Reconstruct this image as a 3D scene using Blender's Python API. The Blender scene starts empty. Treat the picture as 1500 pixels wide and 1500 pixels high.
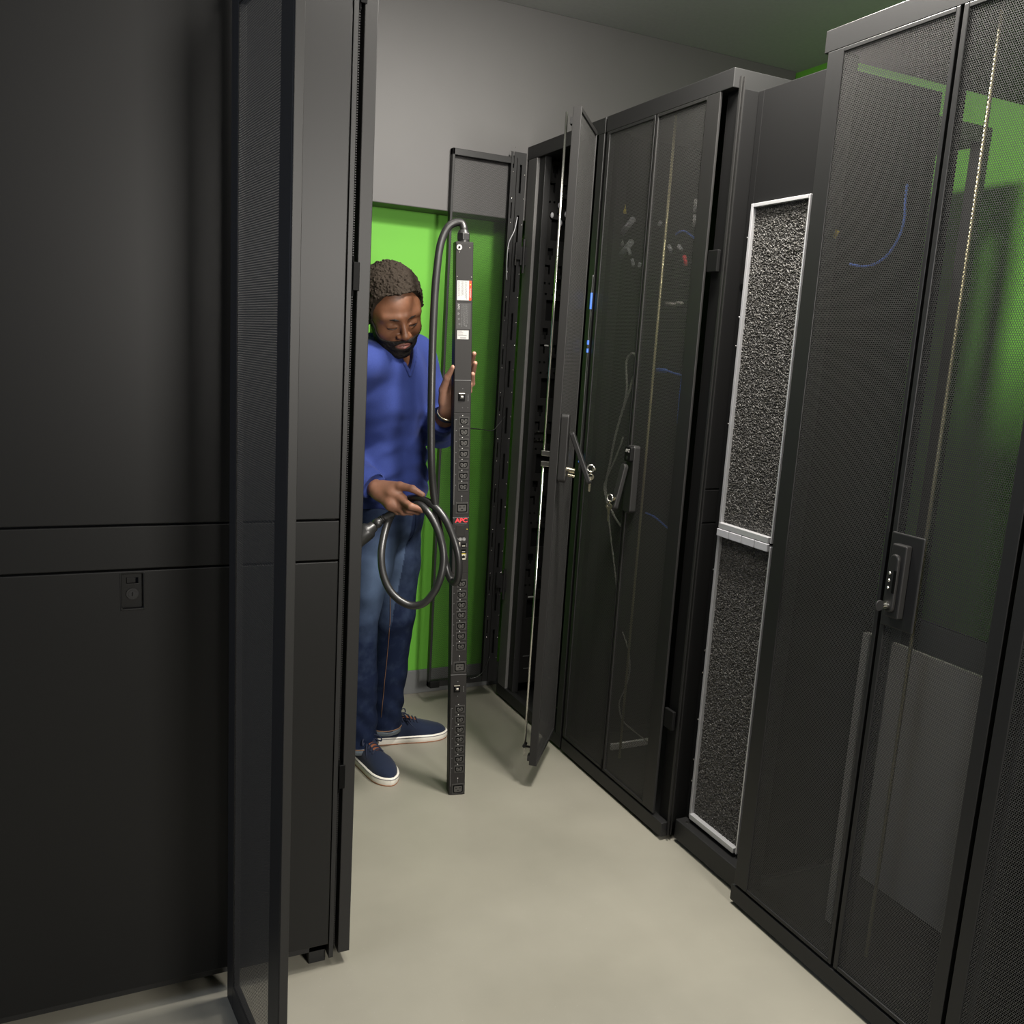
import bpy, bmesh, math, random
import numpy as np
from mathutils import Matrix, Vector
random.seed(7)
sc = bpy.context.scene
col = sc.collection

# ------------------------------------------------------------------ camera
cd = bpy.data.cameras.new('camera')
cam = bpy.data.objects.new('camera', cd)
col.objects.link(cam)
cR = Vector((0.90310113, -0.42524234, 0.05981052))
cU = Vector((0.02227415, 0.18547873, 0.9823958))
cF = Vector((0.42884986, 0.88587053, -0.17697796))
cm = Matrix.Identity(4)
for i in range(3):
    cm[i][0] = cR[i]; cm[i][1] = cU[i]; cm[i][2] = -cF[i]
cm[2][3] = 1.475
cam.matrix_world = cm
cd.sensor_width = 36.0
cd.lens = 1326.0 / 1500.0 * 36.0
cd.clip_start = 0.02
sc.camera = cam

# ------------------------------------------------------------------ light and exposure
sc.view_settings.view_transform = 'Standard'
sc.view_settings.look = 'None'
sc.view_settings.exposure = 0.0
sc.view_settings.gamma = 1.0
sc.view_settings.use_curve_mapping = False
w = bpy.data.worlds.new('room_air'); sc.world = w
w.use_nodes = True
w.node_tree.nodes['Background'].inputs[0].default_value = (0.8, 0.85, 1.0, 1)
w.node_tree.nodes['Background'].inputs[1].default_value = 0.015
sc.cycles.transparent_max_bounces = 32
sc.cycles.max_bounces = 8
sc.cycles.sample_clamp_indirect = 4.0

def area(name, loc, aim, sx, sy, power, color=(1, 0.95, 0.88), spread=180):
    l = bpy.data.lights.new(name, 'AREA'); l.shape = 'RECTANGLE'
    l.size = sx; l.size_y = sy; l.energy = power; l.color = color
    l.spread = math.radians(spread)
    o = bpy.data.objects.new(name, l); col.objects.link(o)
    o.location = loc
    d = Vector(aim) - Vector(loc)
    o.rotation_euler = d.to_track_quat('-Z', 'Y').to_euler()
    return o
area('aisle_ceiling_lamp', (0.72, 2.62, 2.70), (0.85, 2.75, 0), 0.40, 0.30, 3)
area('middle_ceiling_lamp', (1.48, 1.85, 2.70), (1.45, 2.1, 0), 0.3, 0.3, 78)
area('left_fill_light', (0.78, 1.40, 2.70), (0.98, 2.4, 0.6), 0.5, 0.5, 22)  # extra fill added for the sweater, foam filters and door stile
area('softbox_lamp', (1.42, -1.40, 1.92), (0.95, 2.4, 0.9), 0.6, 0.7, 118)
area('cool_fill_light', (-1.9, 1.30, 1.9), (0.27, 1.6, 1.4), 0.5, 0.7, 24, (0.72, 0.80, 1.0))  # bluish fill added to brighten the loose door leaf, no known source
area('rear_fill_light', (2.75, 1.2, 2.70), (2.8, 2.2, 0.6), 0.3, 1.2, 0.6)  # added so the green wall behind the racks gets some light

# ------------------------------------------------------------------ materials
def new_mat(name):
    m = bpy.data.materials.new(name); m.use_nodes = True
    return m, m.node_tree, m.node_tree.nodes['Principled BSDF']

def mat(name, color, rough=0.5, metal=0.0, spec=0.5, var=0.0, vscale=20.0, bump=0.0, bscale=400.0, coat=0.0, sheen=0.0, emit=None):
    m, nt, b = new_mat(name)
    N = nt.nodes; L = nt.links
    b.inputs['Roughness'].default_value = rough
    b.inputs['Metallic'].default_value = metal
    b.inputs['Specular IOR Level'].default_value = spec
    b.inputs['Coat Weight'].default_value = coat
    b.inputs['Sheen Weight'].default_value = sheen
    b.inputs['Base Color'].default_value = (*color, 1)
    tc = None
    if var > 0 or bump > 0:
        tc = N.new('ShaderNodeTexCoord')
    if var > 0:
        n = N.new('ShaderNodeTexNoise'); n.inputs['Scale'].default_value = vscale; n.inputs['Detail'].default_value = 4
        L.new(tc.outputs['Object'], n.inputs['Vector'])
        mx = N.new('ShaderNodeMix'); mx.data_type = 'RGBA'
        mx.inputs['A'].default_value = (*[c * (1 - var) for c in color], 1)
        mx.inputs['B'].default_value = (*[min(1, c * (1 + var)) for c in color], 1)
        L.new(n.outputs['Fac'], mx.inputs['Factor'])
        L.new(mx.outputs['Result'], b.inputs['Base Color'])
    if bump > 0:
        n2 = N.new('ShaderNodeTexNoise'); n2.inputs['Scale'].default_value = bscale; n2.inputs['Detail'].default_value = 3
        L.new(tc.outputs['Object'], n2.inputs['Vector'])
        bp = N.new('ShaderNodeBump'); bp.inputs['Strength'].default_value = bump; bp.inputs['Distance'].default_value = 0.001
        L.new(n2.outputs['Fac'], bp.inputs['Height']); L.new(bp.outputs['Normal'], b.inputs['Normal'])
    if emit:
        b.inputs['Emission Color'].default_value = (*emit[0], 1); b.inputs['Emission Strength'].default_value = emit[1]
    return m

def mesh_mat(name, color, pitch, hole, rough=0.45):
    """perforated steel: round holes on a triangular grid in the sheet's own x-z plane"""
    m, nt, b = new_mat(name)
    N = nt.nodes; L = nt.links
    b.inputs['Base Color'].default_value = (*color, 1); b.inputs['Roughness'].default_value = rough; b.inputs['Specular IOR Level'].default_value = 0.3
    tc = N.new('ShaderNodeTexCoord'); sx = N.new('ShaderNodeSeparateXYZ'); L.new(tc.outputs['Object'], sx.inputs[0])
    def mth(op, a, bb=None):
        n = N.new('ShaderNodeMath'); n.operation = op
        for i, v in enumerate((a, bb)):
            if v is None: continue
            if isinstance(v, (int, float)): n.inputs[i].default_value = v
            else: L.new(v, n.inputs[i])
        return n.outputs[0]
    a = pitch; hh = pitch * math.sqrt(3)
    u = mth('MULTIPLY', sx.outputs['X'], 1 / a); v = mth('MULTIPLY', sx.outputs['Z'], 1 / hh)
    ds = []
    for off in (0.0, 0.5):
        fu = mth('MULTIPLY', mth('SUBTRACT', mth('FRACT', mth('ADD', u, 100 + off)), 0.5), a)
        fv = mth('MULTIPLY', mth('SUBTRACT', mth('FRACT', mth('ADD', v, 100 + off)), 0.5), hh)
        ds.append(mth('SQRT', mth('ADD', mth('MULTIPLY', fu, fu), mth('MULTIPLY', fv, fv))))
    d = mth('MINIMUM', ds[0], ds[1])
    solid = mth('GREATER_THAN', d, hole / 2)
    tr = N.new('ShaderNodeBsdfTransparent'); mix = N.new('ShaderNodeMixShader')
    L.new(solid, mix.inputs[0]); L.new(tr.outputs[0], mix.inputs[1]); L.new(b.outputs[0], mix.inputs[2])
    L.new(mix.outputs[0], N['Material Output'].inputs['Surface'])
    return m

M = {}
M['black'] = mat('black_powder_coat', (0.014, 0.014, 0.014), 0.45, spec=0.3, bump=0.08, bscale=900)
M['panel'] = mat('satin_black_panel', (0.0060, 0.0060, 0.0059), 0.42, spec=0.27, var=0.08, vscale=3, bump=0.04, bscale=1200)
M['blackmatt'] = mat('matt_black', (0.007, 0.007, 0.007), 0.6, spec=0.1)
M['void'] = mat('black_plastic', (0.0025, 0.0025, 0.0025), 0.5, spec=0.08)
M['grey'] = mat('dark_grey_steel', (0.017, 0.0167, 0.0163), 0.45, spec=0.25, bump=0.06, bscale=900)
M['post'] = mat('grey_painted_post', (0.105, 0.103, 0.100), 0.45, spec=0.3)
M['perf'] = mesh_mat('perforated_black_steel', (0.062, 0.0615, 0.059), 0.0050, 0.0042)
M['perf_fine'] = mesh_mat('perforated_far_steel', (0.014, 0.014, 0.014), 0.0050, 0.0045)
M['alu'] = mat('brushed_aluminium', (0.50, 0.50, 0.51), 0.38, metal=0.45, var=0.05, vscale=40)
M['chrome'] = mat('zinc_plated_steel', (0.75, 0.74, 0.70), 0.22, metal=1.0)
M['brass'] = mat('nickel_brass', (0.72, 0.66, 0.50), 0.25, metal=1.0)
def foam_mat():
    m, nt, b = new_mat('charcoal_filter_foam'); N = nt.nodes; L = nt.links
    tc = N.new('ShaderNodeTexCoord'); n = N.new('ShaderNodeTexNoise'); n.inputs['Scale'].default_value = 330; n.inputs['Detail'].default_value = 3; n.inputs['Roughness'].default_value = 0.7
    L.new(tc.outputs['Object'], n.inputs['Vector'])
    r = N.new('ShaderNodeValToRGB'); e = r.color_ramp.elements
    e[0].position = 0.40; e[0].color = (0.017, 0.016, 0.014, 1); e[1].position = 0.60; e[1].color = (0.058, 0.054, 0.048, 1)
    q = e.new(0.72); q.color = (0.34, 0.315, 0.265, 1)
    L.new(n.outputs['Fac'], r.inputs[0]); L.new(r.outputs['Color'], b.inputs['Base Color']); b.inputs['Roughness'].default_value = 0.6
    return m
M['foam'] = foam_mat()
M['white'] = mat('white_label', (0.40, 0.395, 0.38), 0.55, spec=0.2)
M['red'] = mat('red_print', (0.62, 0.03, 0.04), 0.5)
M['orange'] = mat('orange_red_print', (0.55, 0.055, 0.02), 0.55, spec=0.2)
M['ink'] = mat('grey_print', (0.11, 0.11, 0.11), 0.5)
M['greyprint'] = mat('light_grey_print', (0.22, 0.215, 0.21), 0.5)
M['plate'] = mat('charcoal_rating_plate', (0.042, 0.041, 0.040), 0.5, spec=0.2)
M['pdu'] = mat('charcoal_grey_steel', (0.0165, 0.0155, 0.0148), 0.5, spec=0.2, bump=0.05, bscale=1500)
M['pdudark'] = mat('dark_grey_plastic', (0.034, 0.033, 0.031), 0.5, spec=0.2)
M['outlet'] = mat('outlet_plastic', (0.055, 0.053, 0.049), 0.5, spec=0.25)
M['screen'] = mat('dark_display_glass', (0.022, 0.021, 0.020), 0.2)
M['port'] = mat('nickel_port', (0.62, 0.58, 0.50), 0.35, metal=0.7)
M['yellow'] = mat('yellow_plastic', (0.65, 0.50, 0.03), 0.4)
M['rubber'] = mat('black_rubber', (0.016, 0.016, 0.016), 0.36, spec=0.55, bump=0.1, bscale=300)
M['cablegrey'] = mat('pale_grey_cable', (0.35, 0.34, 0.30), 0.5)
M['cableblue'] = mat('blue_patch_cable', (0.05, 0.14, 0.55), 0.4)
M['clear'] = mat('clear_grey_plastic', (0.42, 0.42, 0.44), 0.3)
M['whitepaint'] = mat('off_white_paint', (0.85, 0.84, 0.80), 0.5)
M['equip'] = mat('warm_grey_equipment', (0.32, 0.305, 0.27), 0.5, var=0.1, vscale=6)
M['ceil'] = mat('ceiling_tile', (0.42, 0.42, 0.41), 0.85, var=0.1, vscale=60)
M['soffit'] = mat('grey_soffit_paint', (0.080, 0.077, 0.076), 0.55, var=0.05, vscale=8)
M['basegrey'] = mat('grey_rubber_baseboard', (0.13, 0.135, 0.135), 0.5, var=0.08, vscale=6)
M['olive'] = mat('pale_bronze_rod', (0.30, 0.27, 0.15), 0.35, metal=0.5)

def wall_mat(name, base):
    m, nt, b = new_mat(name); N = nt.nodes; L = nt.links
    tc = N.new('ShaderNodeTexCoord'); n = N.new('ShaderNodeTexNoise'); n.inputs['Scale'].default_value = 4; n.inputs['Detail'].default_value = 5
    L.new(tc.outputs['Object'], n.inputs['Vector'])
    mx = N.new('ShaderNodeMix'); mx.data_type = 'RGBA'
    mx.inputs['A'].default_value = (*[c * 0.93 for c in base], 1); mx.inputs['B'].default_value = (*[c * 1.05 for c in base], 1)
    L.new(n.outputs['Fac'], mx.inputs['Factor']); L.new(mx.outputs['Result'], b.inputs['Base Color'])
    n2 = N.new('ShaderNodeTexNoise'); n2.inputs['Scale'].default_value = 250; L.new(tc.outputs['Object'], n2.inputs['Vector'])
    bp = N.new('ShaderNodeBump'); bp.inputs['Strength'].default_value = 0.15; bp.inputs['Distance'].default_value = 0.001
    L.new(n2.outputs['Fac'], bp.inputs['Height']); L.new(bp.outputs['Normal'], b.inputs['Normal'])
    b.inputs['Roughness'].default_value = 0.6; b.inputs['Specular IOR Level'].default_value = 0.25
    return m
M['green'] = wall_mat('bright_green_wall_paint', (0.118, 0.375, 0.039))

def floor_mat():
    m, nt, b = new_mat('grey_beige_vinyl_floor'); N = nt.nodes; L = nt.links
    tc = N.new('ShaderNodeTexCoord')
    n = N.new('ShaderNodeTexNoise'); n.inputs['Scale'].default_value = 2.5; n.inputs['Detail'].default_value = 6
    L.new(tc.outputs['Object'], n.inputs['Vector'])
    r = N.new('ShaderNodeValToRGB')
    r.color_ramp.elements[0].position = 0.3; r.color_ramp.elements[0].color = (0.205, 0.196, 0.160, 1)
    r.color_ramp.elements[1].position = 0.75; r.color_ramp.elements[1].color = (0.260, 0.248, 0.204, 1)
    L.new(n.outputs['Fac'], r.inputs[0])
    n3 = N.new('ShaderNodeTexNoise'); n3.inputs['Scale'].default_value = 160; n3.inputs['Detail'].default_value = 2
    L.new(tc.outputs['Object'], n3.inputs['Vector'])
    r3 = N.new('ShaderNodeValToRGB'); r3.color_ramp.elements[0].position = 0.72; r3.color_ramp.elements[0].color = (0, 0, 0, 1)
    r3.color_ramp.elements[1].position = 0.80; r3.color_ramp.elements[1].color = (0.25, 0.25, 0.25, 1)
    L.new(n3.outputs['Fac'], r3.inputs[0])
    mx = N.new('ShaderNodeMix'); mx.data_type = 'RGBA'; mx.inputs['B'].default_value = (0.5, 0.5, 0.47, 1)
    L.new(r3.outputs['Color'], mx.inputs['Factor']); L.new(r.outputs['Color'], mx.inputs['A'])
    L.new(mx.outputs['Result'], b.inputs['Base Color'])
    b.inputs['Roughness'].default_value = 0.42; b.inputs['Specular IOR Level'].default_value = 0.35
    return m
M['floor'] = floor_mat()

# ------------------------------------------------------------------ helpers
WM = {}          # world matrix of every object built here
I4 = Matrix.Identity(4)

class MB:
    """collects geometry in world coordinates, builds ONE mesh object"""
    def __init__(s, M0=None):
        s.v = []; s.f = []; s.mi = []; s.M = M0 or I4; s.cur = 0; s.smooth = False; s.sm = []
    def add(s, vs, fs):
        b = len(s.v)
        s.v += [tuple(s.M @ Vector(v)) for v in vs]
        s.f += [tuple(b + i for i in f) for f in fs]
        s.mi += [s.cur] * len(fs); s.sm += [s.smooth] * len(fs)
        return s
    def box(s, x0, x1, y0, y1, z0, z1):
        vs = [(x, y, z) for z in (z0, z1) for y in (y0, y1) for x in (x0, x1)]
        return s.add(vs, [(0, 2, 3, 1), (4, 5, 7, 6), (0, 1, 5, 4), (2, 6, 7, 3), (0, 4, 6, 2), (1, 3, 7, 5)])
    def prism(s, poly, p0, ax, bx, nx, depth):
        """extrude a 2D polygon (in ax,bx) by depth along nx from p0"""
        p0 = Vector(p0); ax = Vector(ax); bx = Vector(bx); nx = Vector(nx); n = len(poly)
        vs = [p0 + ax * a + bx * b for a, b in poly] + [p0 + ax * a + bx * b + nx * depth for a, b in poly]
        fs = [tuple(range(n))[::-1], tuple(range(n, 2 * n))] + [(i, (i + 1) % n, n + (i + 1) % n, n + i) for i in range(n)]
        return s.add(vs, fs)
    def ring(s, outer, inner, p0, ax, bx, nx, depth):
        """flat ring between two polygons with as many points, extruded"""
        p0 = Vector(p0); ax = Vector(ax); bx = Vector(bx); nx = Vector(nx); n = len(outer)
        P = lambda q, d: p0 + ax * q[0] + bx * q[1] + nx * d
        vs = [P(q, 0) for q in outer] + [P(q, 0) for q in inner] + [P(q, depth) for q in outer] + [P(q, depth) for q in inner]
        fs = []
        for i in range(n):
            j = (i + 1) % n
            fs += [(i, n + i, n + j, j), (2 * n + i, 2 * n + j, 3 * n + j, 3 * n + i), (i, j, 2 * n + j, 2 * n + i), (n + i, 3 * n + i, 3 * n + j, n + j)]
        return s.add(vs, fs)
    def cyl(s, p0, p1, r0, r1=None, n=16, cap=True):
        r1 = r0 if r1 is None else r1
        p0 = Vector(p0); p1 = Vector(p1); d = (p1 - p0).normalized()
        a = d.orthogonal().normalized(); b = d.cross(a)
        vs = []
        for p, r in ((p0, r0), (p1, r1)):
            for i in range(n):
                t = 2 * math.pi * i / n
                vs.append(p + (a * math.cos(t) + b * math.sin(t)) * r)
        fs = [(i, (i + 1) % n, n + (i + 1) % n, n + i) for i in range(n)]
        s.smooth = True; s.add(vs, fs); s.smooth = False
        if cap:
            s.add(vs[:n], [tuple(range(n))[::-1]]); s.add(vs[n:], [tuple(range(n))])
        return s
    def tube(s, pts, r, n=10, closed=False):
        pts = [Vector(p) for p in pts]; N = len(pts)
        rs = r if isinstance(r, (list, tuple)) else [r] * N
        T = []
        for i in range(N):
            a = pts[(i - 1) % N if closed else max(i - 1, 0)]; b = pts[(i + 1) % N if closed else min(i + 1, N - 1)]
            T.append((b - a).normalized())
        u = T[0].orthogonal().normalized(); vs = []
        for i in range(N):
            u = (u - T[i] * u.dot(T[i])).normalized(); vv = T[i].cross(u)
            for k in range(n):
                t = 2 * math.pi * k / n
                vs.append(pts[i] + (u * math.cos(t) + vv * math.sin(t)) * rs[i])
        fs = []
        for i in range(N if closed else N - 1):
            j = (i + 1) % N
            fs += [(i * n + k, i * n + (k + 1) % n, j * n + (k + 1) % n, j * n + k) for k in range(n)]
        if not closed:
            fs += [tuple(range(n))[::-1], tuple((N - 1) * n + k for k in range(n))]
        s.smooth = True; s.add(vs, fs); s.smooth = False
        return s
    def ball(s, c, r, n=10, m=7):
        c = Vector(c); r = Vector((r, r, r)) if isinstance(r, (int, float)) else Vector(r)
        vs = [c + Vector((0, 0, r.z))]
        for i in range(1, m):
            a = math.pi * i / m
            for k in range(n):
                t = 2 * math.pi * k / n
                vs.append(c + Vector((r.x * math.sin(a) * math.cos(t), r.y * math.sin(a) * math.sin(t), r.z * math.cos(a))))
        vs.append(c - Vector((0, 0, r.z)))
        fs = [(0, 1 + k, 1 + (k + 1) % n) for k in range(n)]
        for i in range(m - 2):
            fs += [(1 + i * n + k, 1 + (i + 1) * n + k, 1 + (i + 1) * n + (k + 1) % n, 1 + i * n + (k + 1) % n) for k in range(n)]
        e = len(vs) - 1; q = 1 + (m - 2) * n
        fs += [(e, q + (k + 1) % n, q + k) for k in range(n)]
        s.smooth = True; s.add(vs, fs); s.smooth = False
        return s
    def plate(s, x0, x1, z0, z1, y, th, holes):
        """sheet in x-z with rectangular holes (x0,x1,z0,z1), th deep"""
        xs = sorted(set([x0, x1] + [c for h in holes for c in h[:2]])); zs = sorted(set([z0, z1] + [c for h in holes for c in h[2:]]))
        nx, nz = len(xs), len(zs)
        inh = lambda cx, cz: any(h[0] < cx < h[1] and h[2] < cz < h[3] for h in holes)
        full = [[not inh((xs[i] + xs[i + 1]) / 2, (zs[j] + zs[j + 1]) / 2) for j in range(nz - 1)] for i in range(nx - 1)]
        vs = [(x, yy, z) for yy in (y, y + th) for x in xs for z in zs]
        idx = lambda k, i, j: k * nx * nz + i * nz + j
        fs = []
        for i in range(nx - 1):
            for j in range(nz - 1):
                if not full[i][j]: continue
                fs.append((idx(0, i, j), idx(0, i + 1, j), idx(0, i + 1, j + 1), idx(0, i, j + 1)))
                fs.append((idx(1, i, j), idx(1, i, j + 1), idx(1, i + 1, j + 1), idx(1, i + 1, j)))
                for di, dj, e in ((-1, 0, ((i, j), (i, j + 1))), (1, 0, ((i + 1, j + 1), (i + 1, j))), (0, -1, ((i + 1, j), (i, j))), (0, 1, ((i, j + 1), (i + 1, j + 1)))):
                    a, b = i + di, j + dj
                    if 0 <= a < nx - 1 and 0 <= b < nz - 1 and full[a][b]: continue
                    (p, q), (r, t) = e
                    fs.append((idx(0, p, q), idx(0, r, t), idx(1, r, t), idx(1, p, q)))
        return s.add(vs, fs)
    def build(s, name, mats, parent=None, frame=None, bevel=0.0, seg=2):
        W0 = frame if frame is not None else (WM[parent] if parent is not None else I4)
        inv = W0.inverted()
        me = bpy.data.meshes.new(name)
        me.from_pydata([tuple(inv @ Vector(v)) for v in s.v], [], s.f)
        if not isinstance(mats, (list, tuple)): mats = [mats]
        for m in mats: me.materials.append(m)
        me.polygons.foreach_set('material_index', s.mi)
        me.polygons.foreach_set('use_smooth', s.sm)
        me.update()
        o = bpy.data.objects.new(name, me)
        place(o, parent, W0)
        if bevel > 0:
            bv = o.modifiers.new('bevel', 'BEVEL'); bv.width = bevel; bv.segments = seg; bv.limit_method = 'ANGLE'
            bv.angle_limit = math.radians(40); bv.harden_normals = False
        return o

def place(o, parent, W0):
    if o.name not in col.objects: col.objects.link(o)
    WM[o] = W0.copy()
    if parent is not None:
        o.parent = parent
        o.matrix_local = WM[parent].inverted() @ W0
    else:
        o.matrix_world = W0
    return o

def thing(name, label, cat, loc, group=None, rot=None):
    o = bpy.data.objects.new(name, None); o.empty_display_size = 0.1
    W0 = Matrix.Translation(loc) @ (rot.to_4x4() if rot else I4)
    place(o, None, W0)
    return tag(o, label, cat, group)

def tag(o, label, cat, group=None):
    o['label'] = label; o['category'] = cat
    if group: o['group'] = group
    return o

def struct(o):
    o['kind'] = 'structure'
    return o

def frame2(p, ang):
    """frame at p with x turned by ang (radians) about z"""
    return Matrix.Translation(p) @ Matrix.Rotation(ang, 4, 'Z')

def basis(p, x, y, z):
    m = Matrix.Identity(4)
    for i in range(3):
        m[i][0] = x[i]; m[i][1] = y[i]; m[i][2] = z[i]; m[i][3] = p[i]
    return m

def spline(pts, k=6):
    """Catmull-Rom"""
    P = [Vector(p) for p in pts]; out = []
    for i in range(len(P) - 1):
        a = P[max(i - 1, 0)]; b = P[i]; c = P[i + 1]; d = P[min(i + 2, len(P) - 1)]
        for j in range(k):
            t = j / k
            out.append(0.5 * ((2 * b) + (c - a) * t + (2 * a - 5 * b + 4 * c - d) * t * t + (3 * b - a - 3 * c + d) * t ** 3))
    out.append(P[-1])
    return out

def text_mesh(name, s, size, m, parent, W0, extrude=0.0003, sx=1.0, offset=0.0):
    """flat lettering; local x reads along the line, local y is up, z out of the surface"""
    cu = bpy.data.curves.new(name, 'FONT'); cu.body = s; cu.size = size; cu.extrude = extrude; cu.offset = offset
    cu.align_x = 'CENTER'; cu.align_y = 'CENTER'
    t = bpy.data.objects.new(name, cu); col.objects.link(t)
    dg = bpy.context.evaluated_depsgraph_get()
    me = bpy.data.meshes.new_from_object(t.evaluated_get(dg))
    bpy.data.objects.remove(t)
    for v in me.vertices: v.co.x *= sx
    me.materials.clear(); me.materials.append(m)
    o = bpy.data.objects.new(name, me)
    return place(o, parent, W0)

# ------------------------------------------------------------------ measured paths (metres)
CABLE=[(1.0593,2.6302,1.81),(1.0596,2.6332,1.8261),(1.0495,2.637,1.8372),(1.0339,2.6424,1.838),(1.0141,2.6463,1.8263),(0.9979,2.6464,1.7989),(0.9848,2.6411,1.7576),(0.9753,2.6309,1.6947),(0.9682,2.6202,1.6241),(0.9613,2.6034,1.5234),(0.958,2.5906,1.4227),(0.9574,2.5819,1.3214),(0.9594,2.5774,1.219),(0.9635,2.5737,1.1258),(0.9727,2.577,1.0516),(0.9832,2.5761,0.9877),(0.9958,2.575,0.9275),(1.0076,2.569,0.8699),(1.016,2.5609,0.8213),(1.0237,2.5493,0.7821),(1.0319,2.5347,0.757),(1.0377,2.5146,0.7553),(1.04,2.5003,0.7741),(1.0395,2.4964,0.8097),(1.0351,2.5012,0.8517),(1.0239,2.5159,0.8981),(1.008,2.5383,0.9431),(0.9878,2.5661,0.9767),(0.965,2.5977,0.9949),(0.9469,2.6355,0.9993),(0.9313,2.6806,0.9895),(0.9168,2.7226,0.9668),(0.8948,2.7215,0.9364),(0.8691,2.6938,0.905),(0.8459,2.6572,0.863),(0.8325,2.6269,0.8204),(0.8316,2.6009,0.7727),(0.8446,2.5746,0.729),(0.8706,2.5505,0.6994),(0.9042,2.5314,0.6853),(0.9347,2.5129,0.6949),(0.96,2.5013,0.7267),(0.978,2.4957,0.7701),(0.9884,2.4997,0.8157),(0.9894,2.5082,0.8606),(0.9828,2.5257,0.9038),(0.9704,2.551,0.9437),(0.9538,2.5762,0.9734),(0.94,2.6078,0.985),(0.9285,2.6501,0.971),(0.9131,2.6898,0.9575),(0.8926,2.7017,0.9447),(0.8688,2.7095,0.9261),(0.8494,2.7107,0.9132),(0.8361,2.7098,0.9049)]
PLUG=[(0.84,2.7084,0.9073),(0.8256,2.7113,0.8983),(0.8089,2.713,0.8831),(0.7882,2.7161,0.8655),(0.7757,2.7173,0.8525)]
R_wrist=[(0.8315,2.8135,1.0172),(0.8435,2.7847,1.015)]
R_palm=[(0.8484,2.7479,1.0121),(0.8839,2.6958,1.0072),(0.9078,2.6648,0.9948)]
R_palm2=[(0.8544,2.737,1.0007),(0.8812,2.6904,0.9733),(0.901,2.6676,0.964)]
R_thumb=[(0.8652,2.7307,1.0235),(0.9009,2.6756,1.0321),(0.9289,2.6389,1.0292),(0.9555,2.6172,1.0131)]
R_index=[(0.9039,2.6659,0.9904),(0.9156,2.6071,0.9791),(0.946,2.5853,0.9719),(0.966,2.6102,0.9754),(0.97,2.6595,0.9772)]
R_middle=[(0.899,2.6769,0.9776),(0.9176,2.6368,0.9629),(0.9443,2.623,0.9584),(0.9624,2.6492,0.9639)]
R_ring=[(0.8926,2.6833,0.9657),(0.9085,2.6616,0.9519),(0.9336,2.6494,0.9514),(0.9518,2.6705,0.9602)]
R_pinky=[(0.8821,2.6991,0.963),(0.8977,2.683,0.9481),(0.9187,2.6777,0.9442),(0.9332,2.6952,0.9538)]
L_wrist=[(1.0605,2.7255,1.2447),(1.0596,2.7016,1.2642)]
L_palm=[(1.056,2.6995,1.273),(1.0553,2.6908,1.3125),(1.0669,2.6849,1.3562)]
L_palm2=[(1.0696,2.6986,1.2734),(1.0768,2.6815,1.3182),(1.0883,2.6804,1.3573)]
L_thumb=[(1.0415,2.6892,1.2993),(1.0312,2.6733,1.3364),(1.0298,2.6425,1.3762),(1.0374,2.6171,1.409)]
L_index=[(1.072,2.6866,1.3606),(1.095,2.6852,1.398),(1.1182,2.666,1.4254),(1.1059,2.6211,1.4537)]
L_middle=[(1.0796,2.681,1.3505),(1.1003,2.6781,1.375),(1.1185,2.6564,1.3897),(1.1081,2.6143,1.4249)]
L_ring=[(1.0852,2.6766,1.3424),(1.1057,2.6713,1.3542),(1.1167,2.648,1.3603),(1.1026,2.6158,1.3911)]
L_pinky=[(1.0868,2.6729,1.3277),(1.1033,2.6682,1.3329),(1.1123,2.6566,1.3361),(1.105,2.6368,1.3605)]
E_LOOP=[(1.67,2.653,1.293),(1.67,2.641,1.359),(1.67,2.647,1.398),(1.67,2.656,1.432),(1.67,2.653,1.468),(1.67,2.622,1.485),(1.67,2.594,1.468),(1.67,2.592,1.43),(1.67,2.612,1.397),(1.67,2.624,1.36),(1.67,2.657,1.293),(1.67,2.692,1.195),(1.67,2.713,1.096),(1.67,2.729,1.016),(1.67,2.703,0.964),(1.67,2.65,0.917),(1.67,2.591,0.888)]
E_TAIL=[(1.66,2.623,1.203),(1.66,2.657,1.133),(1.66,2.708,1.048),(1.66,2.721,1.01),(1.66,2.687,0.942),(1.66,2.649,0.84),(1.66,2.604,0.728),(1.66,2.569,0.615)]
E_LOW=[(1.7,2.566,0.524),(1.7,2.517,0.467),(1.7,2.502,0.398),(1.7,2.522,0.328),(1.7,2.549,0.267),(1.7,2.519,0.216),(1.7,2.438,0.207),(1.7,2.354,0.204)]
E_BLUE=[[(1.7,2.493,1.436),(1.7,2.446,1.436),(1.7,2.397,1.43),(1.7,2.341,1.424)],[(1.7,2.355,1.419),(1.7,2.357,1.34),(1.7,2.354,1.272)],[(1.7,2.457,1.859),(1.7,2.422,1.866),(1.7,2.384,1.853),(1.7,2.346,1.832)],[(1.7,2.488,0.964),(1.7,2.43,0.959),(1.7,2.342,0.934)]]
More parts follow.
